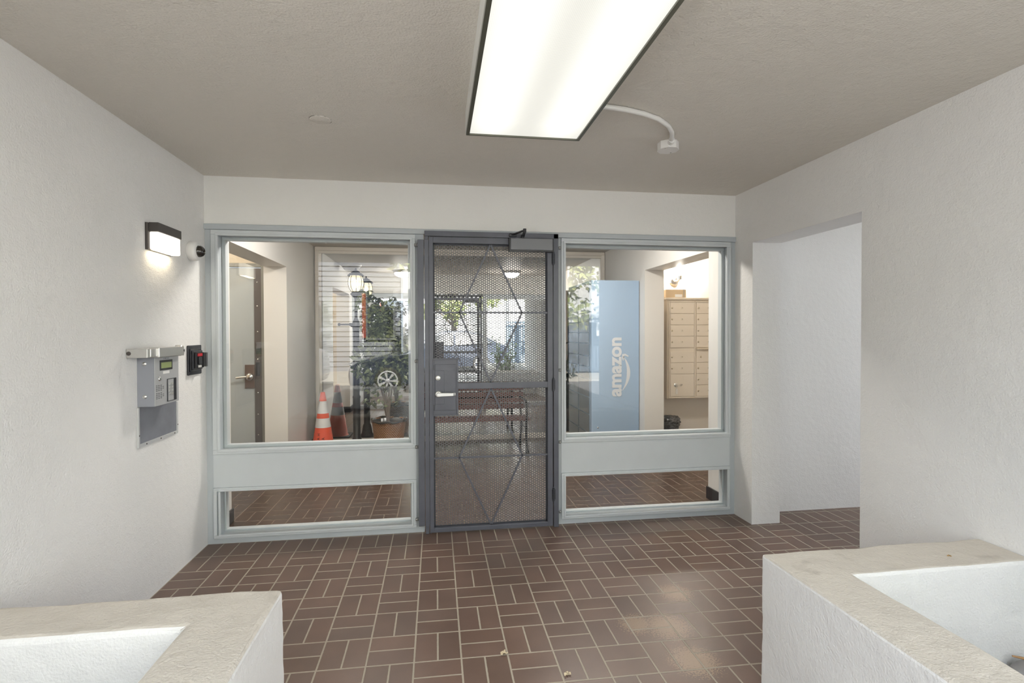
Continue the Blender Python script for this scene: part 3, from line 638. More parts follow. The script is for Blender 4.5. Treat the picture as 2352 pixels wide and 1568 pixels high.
# dried leaves and crumbs
def dry_leaf(name, x, y, z, s, seed, col, label, rot=0):
    rnd = random.Random(seed); mb = MB()
    for k in range(14):
        a = rnd.uniform(0, 2 * PI); d = s * rnd.uniform(0, 1); w_ = s * rnd.uniform(0.25, 0.5)
        c = Vector((d * math.cos(a), d * math.sin(a) * 0.7, 0.003 + rnd.uniform(0, s * 0.35)))
        t = rnd.uniform(0, PI); p = [c + Vector((w_ * math.cos(t + q), w_ * math.sin(t + q), rnd.uniform(-0.3, 0.6) * w_)) for q in (0, 1.5, 2.6, 4.2)]
        for q in p: q.z = max(q.z, 0.001)
        mb.add(p + [c + Vector((0, 0, w_ * 0.3))], [(0, 1, 4), (1, 2, 4), (2, 3, 4), (3, 0, 4)])
    o = mb.build(name, col); o.location = (x, y, z); o.rotation_euler = (0, 0, rot); return tag(o, label, 'leaf')
M_dry = mat('dry_leaf', srgb((206, 190, 158)), 0.7)
dry_leaf('dried_leaf', 1.774, -1.436, 0, 0.017, 3, M_dry, 'crumpled pale dried leaf on a tile joint, farther of the two on the floor')
dry_leaf('dried_leaf', 2.005, -1.609, 0, 0.015, 5, M_dry, 'crumpled pale dried leaf on the tiles, nearer the camera than the other')
dry_leaf('dried_leaf', 3.43, -1.925, 0.522, 0.011, 9, mat('tan_leaf', srgb((176, 144, 98)), 0.7), 'small tan leaf scrap on the rim of the planter by the passage')

# ================================================================== LOBBY THINGS
def leafmesh(mb, c, s, rnd):
    d = Vector((rnd.gauss(0, 1), rnd.gauss(0, 1), rnd.gauss(-0.5, 0.8))).normalized()
    a = d.orthogonal().normalized(); a = (Matrix.Rotation(rnd.uniform(0, 2 * PI), 3, d) @ a); nrm = d.cross(a); w_ = s * 0.26
    c = Vector(c)
    mb.add([c, c + d * s * 0.35 + a * w_ + nrm * s * 0.06, c + d * s + nrm * (-s * 0.1), c + d * s * 0.35 - a * w_ + nrm * s * 0.06, c + d * s * 0.42], [(0, 1, 4), (1, 2, 4), (2, 3, 4), (3, 0, 4)])
def leafmat(name, c1, c2):
    m = mat(name, c1, 0.4); nt = m.node_tree; L = nt.links.new
    g = nt.nodes.new('ShaderNodeNewGeometry'); cr = nt.nodes.new('ShaderNodeValToRGB'); L(g.outputs['Random Per Island'], cr.inputs[0])
    cr.color_ramp.elements[0].color = c1; cr.color_ramp.elements[1].color = c2; L(cr.outputs[0], nt.nodes['Principled BSDF'].inputs['Base Color']); return m
rnd = random.Random(11)
fc = thing('potted_ficus', (0.96, 2.38, 0), 'leafy green ficus tree standing in a wicker basket by the mirror', 'plant')
tk = MB(); tips = []
for (ex, ey, ez) in ((0.86, 2.4, 1.55), (1.02, 2.42, 1.45), (0.72, 2.36, 1.1), (1.12, 2.4, 1.15), (0.70, 2.40, 1.75)):
    p0 = Vector((0.95, 2.40, 0.20)); p3 = Vector((ex, ey, ez)); p1 = Vector((0.93, 2.40, 0.75)); 
    pts = [(1 - t) ** 2 * p0 + 2 * t * (1 - t) * p1 + t * t * p3 for t in [i / 8 for i in range(9)]]
    tk.tube(pts, [0.014 - 0.011 * i / 8 for i in range(9)], 8)
tk.build('trunk', mat('ficus_bark', (0.12, 0.09, 0.07), 0.8), fc)
lv_ = MB()
for (cx, cy, cz, rx, ry, rz_, n) in ((0.95, 2.40, 1.22, 0.27, 0.20, 0.27, 760), (0.84, 2.38, 1.50, 0.19, 0.16, 0.22, 380), (0.70, 2.40, 1.72, 0.10, 0.12, 0.17, 90), (0.97, 2.42, 1.70, 0.10, 0.1, 0.14, 50),
                                     (0.68, 2.34, 1.08, 0.13, 0.11, 0.22, 130), (1.10, 2.40, 1.00, 0.17, 0.15, 0.20, 330), (0.93, 2.36, 0.98, 0.28, 0.18, 0.24, 560), (0.74, 2.36, 0.86, 0.09, 0.08, 0.16, 60), (0.78, 2.3, 0.62, 0.09, 0.08, 0.10, 22), (0.98, 2.35, 0.60, 0.12, 0.08, 0.08, 18)):
    for k in range(n):
        while True:
            q = Vector((rnd.uniform(-1, 1), rnd.uniform(-1, 1), rnd.uniform(-1, 1)))
            if q.length < 1: break
        leafmesh(lv_, (cx + q.x * rx, cy + q.y * ry, cz + q.z * rz_), rnd.uniform(0.055, 0.095), rnd)
lv_.build('foliage', leafmat('ficus_leaf', srgb((54, 66, 44)), srgb((118, 128, 84))), fc)
# wicker basket
def wicker():
    m = mat('wicker', srgb((150, 104, 66)), 0.6); nt = m.node_tree; L = nt.links.new
    tc = nt.nodes['Texture Coordinate']; b = nt.nodes['Principled BSDF']
    wv = nt.nodes.new('ShaderNodeTexChecker'); wv.inputs['Scale'].default_value = 1
    sx = nt.nodes.new('ShaderNodeSeparateXYZ'); L(tc.outputs['Object'], sx.inputs[0])
    def M(op, *a):
        n = nt.nodes.new('ShaderNodeMath'); n.operation = op
        for i, v in enumerate(a):
            if isinstance(v, (int, float)): n.inputs[i].default_value = v
            else: L(v, n.inputs[i])
        return n.outputs[0]
    an = M('MULTIPLY', M('ARCTAN2', sx.outputs[1], sx.outputs[0]), 44 / (2 * PI)); zz = M('MULTIPLY', sx.outputs[2], 1 / 0.014)
    h = M('ABSOLUTE', M('MULTIPLY', M('SINE', M('MULTIPLY', zz, PI)), M('SINE', M('MULTIPLY', M('ADD', an, M('MULTIPLY', M('FLOOR', zz), 0.5)), PI))))
    cr = nt.nodes.new('ShaderNodeValToRGB'); L(h, cr.inputs[0]); cr.color_ramp.elements[0].color = srgb((84, 52, 32)); cr.color_ramp.elements[1].color = srgb((196, 142, 94)); cr.color_ramp.elements[1].position = 0.6
    L(cr.outputs[0], b.inputs['Base Color']); bp = nt.nodes.new('ShaderNodeBump'); bp.inputs['Distance'].default_value = 0.01; L(h, bp.inputs['Height']); L(bp.outputs[0], b.inputs['Normal']); return m
bk = MB().lathe([(0.0, 0.004), (0.135, 0.004), (0.14, 0.02), (0.165, 0.20), (0.188, 0.385), (0.196, 0.395), (0.192, 0.408), (0.180, 0.40), (0.155, 0.20), (0.13, 0.02), (0, 0.02)], (0, 0, 0), 48)
bko = bk.build('wicker_basket', wicker()); bko.location = (0.955, 2.375, 0); tag(bko, 'brown wicker basket lined with a black bag, holding the ficus', 'basket')
ln = MB().lathe([(0.145, 0.20), (0.172, 0.39), (0.186, 0.405), (0.200, 0.412), (0.203, 0.398), (0.199, 0.385)], (0, 0, 0), 40)
ln.v = [(x * (1 + 0.02 * math.sin(9 * math.atan2(y, x))), y * (1 + 0.02 * math.sin(9 * math.atan2(y, x))), z + 0.006 * math.sin(7 * math.atan2(y, x))) for x, y, z in ln.v]
ln.local = True; M_bag = mat('black_bin_liner', (0.03, 0.03, 0.028), 0.22)
o = ln.build('bag_liner', M_bag, bko); o.matrix_parent_inverse = Matrix.Identity(4)
sl_ = MB().lathe([(0, 0.28), (0.16, 0.275)], (0, 0, 0), 24); sl_.local = True
o = sl_.build('soil', MATS['dark_soil'], bko); o.matrix_parent_inverse = Matrix.Identity(4)

# traffic cone
cn = thing('traffic_cone', (0.19, 2.60, 0), 'orange traffic cone with two white reflective bands in the lobby corner', 'traffic cone')
c0 = (0.19, 2.60, 0)
RC = lambda z: 0.128 - 0.103 * (z - 0.03) / 0.67
def band(z0_, z1_, e): return [(RC(z0_) + e, z0_), (RC(z1_) + e, z1_)]
M_cone = mat('cone_orange', srgb((222, 84, 52)), 0.5)
MB().lathe([(0.145, 0.028), (RC(0.03), 0.034), (RC(0.70), 0.70), (0.018, 0.702), (0.016, 0.69)], c0, 36).build('cone_body', M_cone, cn)
MB().box(0.19 - 0.17, 0.19 + 0.17, 2.60 - 0.17, 2.60 + 0.17, 0.0, 0.03).build('base', M_rubber, cn, 0.01)
M_refl = mat('white_reflective_band', (0.80, 0.79, 0.78), 0.35)
for a, b in ((0.46, 0.60), (0.30, 0.405)): MB().lathe(band(a, b, 0.0015), c0, 36).build('reflective_band', M_refl, cn)
# scrawled black stencil lettering on the lower cone, running up it
for k, ch in enumerate('AVAH'):
    z = 0.09 + 0.045 * k; rr = RC(z) + 0.002
    for th in (-1.35, -1.85):
        Mx = Matrix.Translation((0.19 + rr * math.cos(th), 2.60 + rr * math.sin(th), z)) @ Matrix.Rotation(th + PI / 2, 4, 'Z') @ Matrix.Rotation(PI / 2, 4, 'X') @ Matrix.Rotation(PI / 2, 4, 'Z')
        if k < 3 or th < -1.6: text('stencil_letter', ch, 0.045, mat('faded_stencil', (0.10, 0.03, 0.02), 0.7), cn, Mx, extrude=0.0005)

# lamp post
lpst = thing('lamp_post', (0.568, 2.60, 0), 'black cast iron lamp post with lit ribbed globe and side arm in the lobby', 'lamp post')
lx, ly = 0.568, 2.60
MB().lathe([(0, 0), (0.085, 0), (0.085, 0.03), (0.07, 0.05), (0.06, 0.12), (0.05, 0.16), (0.042, 0.17), (0.042, 0.62), (0.047, 0.64), (0.036, 0.66), (0.036, 1.42), (0.043, 1.44), (0.043, 1.50), (0.030, 1.53), (0.017, 1.56), (0.016, 1.78), (0.03, 1.80)], (lx, ly, 0), 24).build('post', M_blackiron, lpst)
MB().tube([(lx, ly, 1.482), (lx - 0.18, ly, 1.482)], 0.010, 10).sphere((lx - 0.19, ly, 1.482), 0.018).frame((lx - 0.075, ly, 1.482), (lx - 0.045, ly, 1.482), 12, 0.018).build('side_arm', M_blackiron, lpst)
MB().lathe([(0.030, 1.80), (0.060, 1.825), (0.064, 1.838), (0.050, 1.85), (0.045, 1.865)], (lx, ly, 0), 24).build('globe_holder', M_blackiron, lpst)
gl_prof = [(0.045, 1.862), (0.072, 1.90), (0.084, 1.95), (0.084, 1.99), (0.074, 2.03), (0.055, 2.055)]
def globe_mat():
    m = bpy.data.materials.new('amber_globe_glass'); m.use_nodes = True; nt = m.node_tree; nt.nodes.clear(); L = nt.links.new
    out = nt.nodes.new('ShaderNodeOutputMaterial'); a = nt.nodes.new('ShaderNodeAddShader'); mx = nt.nodes.new('ShaderNodeMixShader')
    t = nt.nodes.new('ShaderNodeBsdfTransparent'); t.inputs[0].default_value = (1, 0.93, 0.78, 1); g = nt.nodes.new('ShaderNodeBsdfTranslucent'); g.inputs[0].default_value = (1, 0.93, 0.78, 1)
    mx.inputs[0].default_value = 0.35; L(t.outputs[0], mx.inputs[1]); L(g.outputs[0], mx.inputs[2])
    e = nt.nodes.new('ShaderNodeEmission'); e.inputs[0].default_value = (1, 0.88, 0.62, 1); e.inputs[1].default_value = 0.28
    L(mx.outputs[0], a.inputs[0]); L(e.outputs[0], a.inputs[1]); L(a.outputs[0], out.inputs[0]); return m
MB().lathe(gl_prof, (lx, ly, 0), 32).build('globe', globe_mat(), lpst)
rb = MB()
for k in range(8):
    t = 2 * PI * k / 8 + 0.2; rb.tube([(lx + (q + 0.003) * math.cos(t), ly + (q + 0.003) * math.sin(t), z) for q, z in gl_prof], 0.0035, 6)
rb.build('rib_cage', M_blackiron, lpst)
MB().lathe([(0.092, 2.045), (0.095, 2.052), (0.070, 2.075), (0.055, 2.080), (0.045, 2.095), (0.012, 2.115), (0.010, 2.135), (0, 2.14)], (lx, ly, 0), 28).build('cap', M_blackiron, lpst)
MB().sphere((lx, ly, 1.955), 0.026, 0.026, 0.05).build('bulb', emis('warm_bulb', (1, 0.9, 0.7), 9.0), lpst)

# park bench
bn = thing('bench', (1.93, 2.45, 0), 'slatted reddish wooden bench with black iron ends against the mirror', 'bench')
M_slat = mat('redwood_slat', srgb((96, 60, 52)), 0.5, var=0.2, vscale=12)
bx0, bx1 = 1.30, 2.52
for k in range(4):
    y = 2.245 + 0.095 * k; z = 0.375 + (0.004 if k else -0.008) - 0.008 * k
    MB().box(bx0 - 0.04, bx1 + 0.04, y, y + 0.078, z, z + 0.026).build('seat_slat', M_slat, bn, 0.003)
for k in range(4):
    z = 0.45 + 0.072 * k; y = 2.655 + 0.022 * k
    MB().box(bx0 - 0.04, bx1 + 0.04, y, y + 0.022, z, z + 0.054).build('back_slat', M_slat, bn, 0.003)
for x in (bx0, bx1):
    e = MB()
    e.tube([(x, 2.20, 0), (x, 2.225, 0.05), (x, 2.27, 0.20), (x, 2.255, 0.33), (x, 2.24, 0.36)], [0.022, 0.013, 0.014, 0.014, 0.014], 8)
    e.tube([(x, 2.74, 0), (x, 2.70, 0.06), (x, 2.64, 0.22), (x, 2.66, 0.36), (x, 2.70, 0.55), (x, 2.765, 0.74)], [0.022, 0.013, 0.014, 0.014, 0.013, 0.012], 8)
    e.tube([(x, 2.24, 0.355), (x, 2.45, 0.335), (x, 2.655, 0.345)], 0.014, 8)
    e.tube([(x, 2.26, 0.22), (x, 2.36, 0.27), (x, 2.46, 0.27), (x, 2.56, 0.27), (x, 2.65, 0.22)], 0.009, 8)
    e.tube([(x, 2.24, 0.36), (x, 2.225, 0.45), (x, 2.235, 0.55), (x, 2.30, 0.585), (x, 2.50, 0.585), (x, 2.70, 0.60)], [0.012, 0.012, 0.013, 0.014, 0.013, 0.012], 8)
    e.build('iron_end', M_blackiron, bn)

# parcel locker
M_blue = mat('locker_blue', srgb((158, 182, 208)), 0.35); M_lgrey = mat('locker_door_grey', srgb((128, 136, 140)), 0.22, 0.5)
lk_ = thing('parcel_locker', (3.45, 2.34, 0), 'tall light blue parcel locker with white lettering and smile arrow', 'parcel locker')
box(3.172, XR - 0.008, 1.853, 2.83, 0.02, 1.955).build('cabinet', M_blue, lk_, 0.003)
rows = [0.05, 0.26, 0.47, 0.66, 0.86, 1.00, 1.12, 1.26, 1.38, 1.50, 1.72, 1.93]
for c_ in range(2):
    ya, yb_ = (1.93, 2.33) if c_ == 0 else (2.36, 2.80)
    for a, b in zip(rows[:-1], rows[1:]):
        MB().box(3.164, 3.172, ya, yb_, a + 0.004, b - 0.004).build('locker_door', M_lgrey, lk_, 0.001)
MB().sphere((3.245, 1.853, 0.335), 0.010, 0.006, 0.010).build('rivet', M_chrome, lk_)
M_logo = mat('white_vinyl', srgb((216, 218, 222)), 0.4)
# lettering reads bottom to top on the face that looks to -y
RL = Matrix(((0, -1, 0, 0), (0, 0, -1, 0), (1, 0, 0, 0), (0, 0, 0, 1)))
tx = text('lettering', 'amazon', 0.208, M_logo, lk_, Matrix.Translation((3.4450, 1.8505, 1.003)) @ RL, offset=0.007, extrude=0.0012, xs=1.02)
# smile arrow
sm_ = MB()
def arc(ts, r0f, cx=3.405, cz=0.995):
    pass
n = 24; outer = []; inner = []
for i in range(n + 1):
    t = i / n; z = 0.738 + 0.375 * t
    bulge = 4 * t * (1 - t)
    xo = 3.528 + 0.080 * bulge + 0.014 * t; th = 0.004 + 0.036 * math.sin(PI * t) ** 0.8 * (0.55 + 0.45 * (1 - abs(t - 0.5)))
    if t > 0.97: th = 0.014
    outer.append((xo, z)); inner.append((xo - th, z))
for i in range(n): sm_.prism([outer[i], outer[i + 1], inner[i + 1], inner[i]], 'y', 1.8495, 1.8525)
sm_.prism([(3.522, 1.142), (3.560, 1.146), (3.598, 1.122), (3.592, 1.112), (3.548, 1.126)], 'y', 1.8495, 1.8525)
sm_.prism([(3.522, 1.142), (3.548, 1.126), (3.538, 1.070), (3.530, 1.070), (3.520, 1.10)], 'y', 1.8495, 1.8525)
sm_.build('smile_arrow', M_logo, lk_)

# mailboxes
M_mail = mat('mailbox_beige', srgb((220, 208, 190)), 0.45); M_mail2 = mat('mailbox_door_beige', srgb((222, 210, 193)), 0.4)
mx0, mx1, mz0, mz1, my = 4.055, 4.95, 0.64, 1.745, 1.83
ml = thing('mailbox_unit', (4.5, 1.9, mz0), 'beige wall-mounted mailbox cabinet with numbered locked doors', 'mailbox')
box(mx0 - 0.02, mx1, my, 1.98, mz0, mz1).build('cabinet', M_mail, ml, 0.002)
MB().box(mx0 - 0.04, mx1 + 0.02, my - 0.02, 1.98, mz1, mz1 + 0.022).build('top_hood', M_mail, ml, 0.002)
mfm = MB(); ring(mfm, mx0, mx1, mz0 + 0.006, mz1 - 0.012, 0.014, my - 0.010, my); mfm.box(4.358, 4.372, my - 0.010, my, mz0 + 0.012, mz1 - 0.02)
mfm.build('door_surround', M_mail, ml)
def mdoor(x0, x1, z0, z1, lockx, plate=True, parcel=False):
    d = box(x0, x1, my - 0.009, my - 0.0005, z0 + 0.0025, z1 - 0.0025).build('mailbox_door', M_mail2, ml, 0.001)
    zc = (z0 + z1) / 2
    if parcel: return d
    MB().lathe([(0, 0.005), (0.009, 0.004), (0.011, 0)], (lockx, my - 0.009, zc), 14, 'y').build('lock', mat('brass_lock', srgb((186, 172, 148)), 0.35, 0.5), d)
    if plate:
        MB().box(lockx + 0.105, lockx + 0.137, my - 0.011, my - 0.009, zc - 0.012, zc + 0.014).build('number_plate', mat('plate_pale', srgb((222, 212, 196)), 0.4), d, 0.001)
        MB().box(lockx + 0.114, lockx + 0.128, my - 0.0118, my - 0.011, zc - 0.007, zc + 0.009).build('plate_insert', mat('plate_tan', srgb((188, 174, 152)), 0.4), d)
    return d
zt = mz1 - 0.028; hgt = 0.1268
for k in range(4): mdoor(4.072, 4.354, zt - hgt * (k + 1), zt - hgt * k, 4.092)
z4 = zt - hgt * 4 - 0.041
for k in range(2): mdoor(4.072, 4.354, z4 - hgt * (k + 1), z4 - hgt * k, 4.092)
pz = z4 - 2 * hgt
pd = mdoor(4.072, 4.354, mz0 + 0.022, pz, 0, parcel=True)
kc = MB().lathe([(0, 0.008), (0.014, 0.007), (0.022, 0.003), (0.025, 0)], (4.140, my - 0.009, pz - 0.125), 20, 'y').build('key_lock', M_steel, pd)
MB().frame((4.140, my - 0.022, pz - 0.125), (4.142, my - 0.022, pz - 0.165), 8, 0.003).box(4.130, 4.153, my - 0.024, my - 0.020, pz - 0.225, pz - 0.165).build('key_tag', mat('white_tag', srgb((222, 218, 210)), 0.5), pd)
RF = Matrix(((1, 0, 0, 0), (0, 0, -1, 0), (0, 1, 0, 0), (0, 0, 0, 1)))
text('lettering', '1P', 0.036, mat('dark_print', srgb((90, 84, 80)), 0.5), ml, Matrix.Translation((4.197, my - 0.0095, pz - 0.128)) @ RF, extrude=0.0004)
for k in range(4): mdoor(4.384, 4.64, zt - hgt * (k + 1), zt - hgt * k, 4.404)
MB().box(4.380, 4.64, my - 0.026, my - 0.002, zt - hgt * 4 - 0.022, zt - hgt * 4 - 0.006).build('outgoing_slot_lip', mat('lip_beige', srgb((216, 202, 178)), 0.4), ml, 0.004)
for k in range(4): mdoor(4.384, 4.64, z4 - hgt * (k + 1), z4 - hgt * k, 4.436 if k == 0 else 4.404, plate=k > 0)
for k in range(4): mdoor(4.66, 4.93, zt - hgt * (k + 1), zt - hgt * k, 4.68)
for k in range(4): mdoor(4.66, 4.93, z4 - hgt * (k + 1), z4 - hgt * k, 4.68)

cb = thing('cardboard_box', (4.13, 1.88, mz1 + 0.022), 'small brown cardboard parcel lying on top of the mailbox cabinet', 'box')
zb = mz1 + 0.0225
box(4.02, 4.262, 1.83, 1.96, zb, zb + 0.092).build('carton', mat('cardboard', srgb((196, 172, 138)), 0.75), cb, 0.003)
MB().box(4.225, 4.243, 1.829, 1.961, zb, zb + 0.093).build('tape', mat('grey_tape', srgb((168, 156, 136)), 0.5), cb)
box(4.130, 4.215, 1.8285, 1.830, zb + 0.006, zb + 0.038).build('address_label', M_white, cb)

wl = thing('alcove_lamp', (4.17, 1.98, 1.99), 'chrome wall lamp with bare bright bulb above the mailboxes', 'wall lamp')
MB().lathe([(0, 0.016), (0.03, 0.016), (0.055, 0.008), (0.058, 0)], (4.19, 1.98, 1.965), 28, 'y').build('back_plate', M_chrome, wl)
MB().tube([(4.19, 1.965, 1.965), (4.21, 1.91, 1.965), (4.215, 1.895, 1.985)], 0.012).frame((4.215, 1.895, 1.975), (4.215, 1.895, 2.02), 16, 0.024, 0.03).build('arm', M_chrome, wl)
MB().sphere((4.215, 1.895, 2.075), 0.048, 0.048, 0.055).build('bulb', emis('bulb_glow', (1.0, 0.93, 0.84), 360.0), wl)

tb = thing('waste_bin', (4.078, 1.835, 0), 'waste bin overflowing with a crumpled black bag below the mailboxes', 'bin')
MB().lathe([(0, 0.0), (0.085, 0.0), (0.09, 0.01), (0.102, 0.30), (0.098, 0.30), (0.085, 0.02), (0, 0.02)], (4.078, 1.835, 0), 30).build('bin', mat('grey_bin', (0.10, 0.10, 0.10), 0.5), tb)
bp2 = [(0.1035, 0.24), (0.106, 0.28), (0.095, 0.31), (0.112, 0.345), (0.119, 0.38), (0.112, 0.415), (0.088, 0.44), (0.045, 0.452), (0, 0.455)]
bp3 = []
for i in range(len(bp2) - 1):
    for q in range(4): bp3.append((bp2[i][0] + (bp2[i + 1][0] - bp2[i][0]) * q / 4, bp2[i][1] + (bp2[i + 1][1] - bp2[i][1]) * q / 4))
bp3.append(bp2[-1])
bg_ = MB().lathe(bp3, (0, 0, 0), 96); bv_ = []
for x, y, z in bg_.v:
    nn = abs(mnoise.noise(Vector((x * 14, y * 14, z * 30)))) * 0.34 + mnoise.noise(Vector((x * 45, y * 45, z * 70 + 5))) * 0.06 - 0.05
    k = 1 + (nn if z > 0.30 else 0.0); bv_.append((4.078 + x * k * 0.88, 1.835 + y * k * 0.88, z + (nn * 0.05 if z > 0.42 else 0)))
bg_.v = bv_; bg_.sm = [False] * len(bg_.f); bg_.build('bag', M_bag, tb)

# lobby flush lights
def dome_light(x, y, s, label, lit):
    t = thing('flush_ceiling_light', (x, y, HL), label, 'ceiling light')
    MB().lathe([(0, 0), (0.155, 0), (0.158, -0.012), (0.145, -0.035), (0.135, -0.038)], (x, y, HL), 32).build('canopy', M_white, t)
    MB().lathe([(0.132, -0.036), (0.130, -0.055), (0.105, -0.085), (0.06, -0.105), (0, -0.112)], (x, y, HL), 32).build('glass_dome', emis('dome_lit', (1, 0.95, 0.88), s * 1.9) if lit else mat('frosted_dome_off', (0.72, 0.71, 0.68), 0.15), t)
    return t
dome_light(0.92, 0.62, 70, 'lit flush dome light on the lobby ceiling, near the waste basket side', True)
dome_light(2.80, 0.75, 70, 'lit flush dome light on the lobby ceiling, nearer the mailboxes', True)
dome_light(0.185, 1.36, 0, 'unlit flush dome light on the lobby ceiling over the grey door side', False)
C.objects['flush_ceiling_light']['label'] = 'lit flush dome light on the lobby ceiling, between plant and gate'
point('recess_lamp_light', (-0.95, 1.2, 2.3), 17, (1.0, 0.92, 0.80), 0.08)

# ================================================================== STREET BEHIND THE CAMERA (seen in the glass and in the mirror)
struct('ground_sidewalk', box(-16, 22, -7.0, -4.9, -0.15, 0.0), mat('concrete_paving', srgb((172, 168, 160)), 0.85, var=0.1, vscale=2))
struct('ground_road', box(-16, 22, -11.0, -7.0, -0.30, -0.06), mat('asphalt', srgb((110, 110, 112)), 0.9, bump=0.3, bscale=80, var=0.1, vscale=2))
struct('ground_far_sidewalk', box(-16, 22, -16.2, -11.0, -0.15, 0.0), MATS['concrete_paving'])
# house with lap siding opposite
hb = thing('siding_house', (-3, -15.6, 0), 'pale grey house with lap siding and dark windows across the street', 'house')
hw = MB()
for k in range(30): hw.prism([(-15.62, 0.18 * k), (-15.55, 0.18 * k), (-15.60, 0.18 * (k + 1)), (-15.62, 0.18 * (k + 1))], 'x', -12.0, 0.2)
hw.box(-12, 0.2, -16.0, -15.62, 0, 5.4); hw.build('wall', mat('grey_siding', srgb((112, 116, 124)), 0.7), hb)  # siding colour darkened in place of shade falling on the house
MB().prism([(-16.6, 5.3), (-15.2, 5.3), (-15.2, 5.45), (-16.6, 6.6)], 'x', -12.2, 0.28).build('roof', mat('roof_shingle', (0.10, 0.09, 0.09), 0.9), hb)
for (wx, wz, ww, wh) in ((-0.95, 1.2, 0.9, 1.7), (-6.5, 1.2, 1.5, 1.7)):
    f_ = MB(); f_.box(wx - 0.08, wx + ww + 0.08, -15.56, -15.50, wz - 0.08, wz + wh + 0.08); fo = f_.build('window', mat('grey_window_frame', srgb((90, 94, 100)), 0.5), hb)
    MB().box(wx, wx + ww, -15.50, -15.49, wz, wz + wh).build('pane', M_carglass, fo)
MB().box(-1.14, -1.01, -15.56, -15.48, 1.2, 2.8).build('shutter', mat('red_shutter', srgb((132, 58, 46)), 0.8), hb)
wb = thing('white_building', (11, -16, 0), 'white stucco building across the street behind the metal fence', 'building')
MB().box(0.3, 20, -16.5, -15.6, 0, 6.0).build('wall', mat('sunlit_white_render', (0.84, 0.84, 0.84), 0.8), wb)
for wx in (9.6, 13.5): MB().box(wx, wx + 1.2, -15.6, -15.55, 2.2, 3.6).build('window', M_carglass, wb)
fe = thing('metal_fence', (8, -13.2, 0), 'blue-grey metal picket fence across the street', 'fence')
M_fence = mat('fence_paint', srgb((86, 104, 124)), 0.5, 0.3)
MB().box(4.6, 13, -13.22, -13.18, 1.80, 1.86).box(4.6, 13, -13.22, -13.18, 1.1, 1.14).box(4.6, 13, -13.22, -13.18, 0.15, 0.2).build('rail', M_fence, fe)
pk = MB()
for k in range(70): pk.box(4.65 + 0.12 * k, 4.675 + 0.12 * k, -13.21, -13.19, 0, 1.90)
tag(pk.build('pickets', M_fence, fe), kind='stuff')
MB().box(4.6, 13, -13.45, -13.42, 0, 1.72).build('privacy_panel', mat('slate_panel', srgb((104, 120, 138)), 0.7), fe)
sg = MB().box(6.85, 7.25, -13.17, -13.15, 1.25, 1.72).build('fence_sign', mat('sign_white', (0.8, 0.8, 0.8), 0.5)); tag(sg, 'white rectangular sign fixed to the metal fence', 'sign')
MB().box(6.90, 7.20, -13.149, -13.145, 1.45, 1.66).build('sign_panel', mat('sign_grey', (0.35, 0.37, 0.4), 0.5), sg)
up = MB().lathe([(0.13, 0), (0.11, 7.5)], (5.23, -10.9 - 0.35, 0), 16).build('utility_pole', mat('pole_wood', srgb((110, 98, 86)), 0.9)); tag(up, 'tall brown utility pole at the kerb across the street', 'pole')

def tree(x, y, h, crown, n, label, seed, leaf=0.16):
    rn = random.Random(seed); t = thing('street_tree', (x, y, 0), label, 'tree')
    tr = MB().tube([(x, y, 0), (x + 0.05, y, h * 0.35), (x - 0.05, y, h * 0.6), (x, y, h * 0.85)], [0.16, 0.13, 0.10, 0.04], 10)
    for k in range(9):
        a = rn.uniform(0, 2 * PI); z = h * rn.uniform(0.4, 0.7); e = Vector((x + crown * 0.8 * math.cos(a), y + crown * 0.6 * math.sin(a), z + crown * rn.uniform(0.1, 0.6)))
        tr.tube([(x, y, z - 0.3), tuple((Vector((x, y, z)) + e) / 2 + Vector((0, 0, 0.15))), tuple(e)], [0.06, 0.035, 0.012], 6)
    tr.build('trunk', mat('street_bark', (0.16, 0.13, 0.11), 0.9), t)
    lf_ = MB()
    cl = [(rn.uniform(-1, 1) * crown, rn.uniform(-0.8, 0.8) * crown, h * 0.72 + rn.uniform(-0.75, 0.6) * crown, rn.uniform(0.3, 0.6)) for _ in range(26)]
    for k in range(n):
        c = cl[k % 26]; q = Vector((rn.gauss(0, 1), rn.gauss(0, 1), rn.gauss(0, 1))).normalized() * rn.uniform(0.3, 1) * c[3]
        leafmesh(lf_, (x + c[0] + q.x, y + c[1] + q.y, c[2] + q.z), leaf * 1.5 * rn.uniform(0.7, 1.3), rn)
    lf_.build('crown', leafmat('street_leaf', srgb((96, 112, 64)), srgb((168, 176, 110))), t)
tree(7.6, -12.1, 4.6, 1.9, 2600, 'leafy street tree in front of the white building and fence', 3)
tree(2.2, -12.3, 4.9, 1.8, 2200, 'leafy street tree between the siding house and the utility pole', 5)
tree(-4.2, -12.2, 4.8, 1.9, 1800, 'leafy street tree at the far end of the siding house', 8)

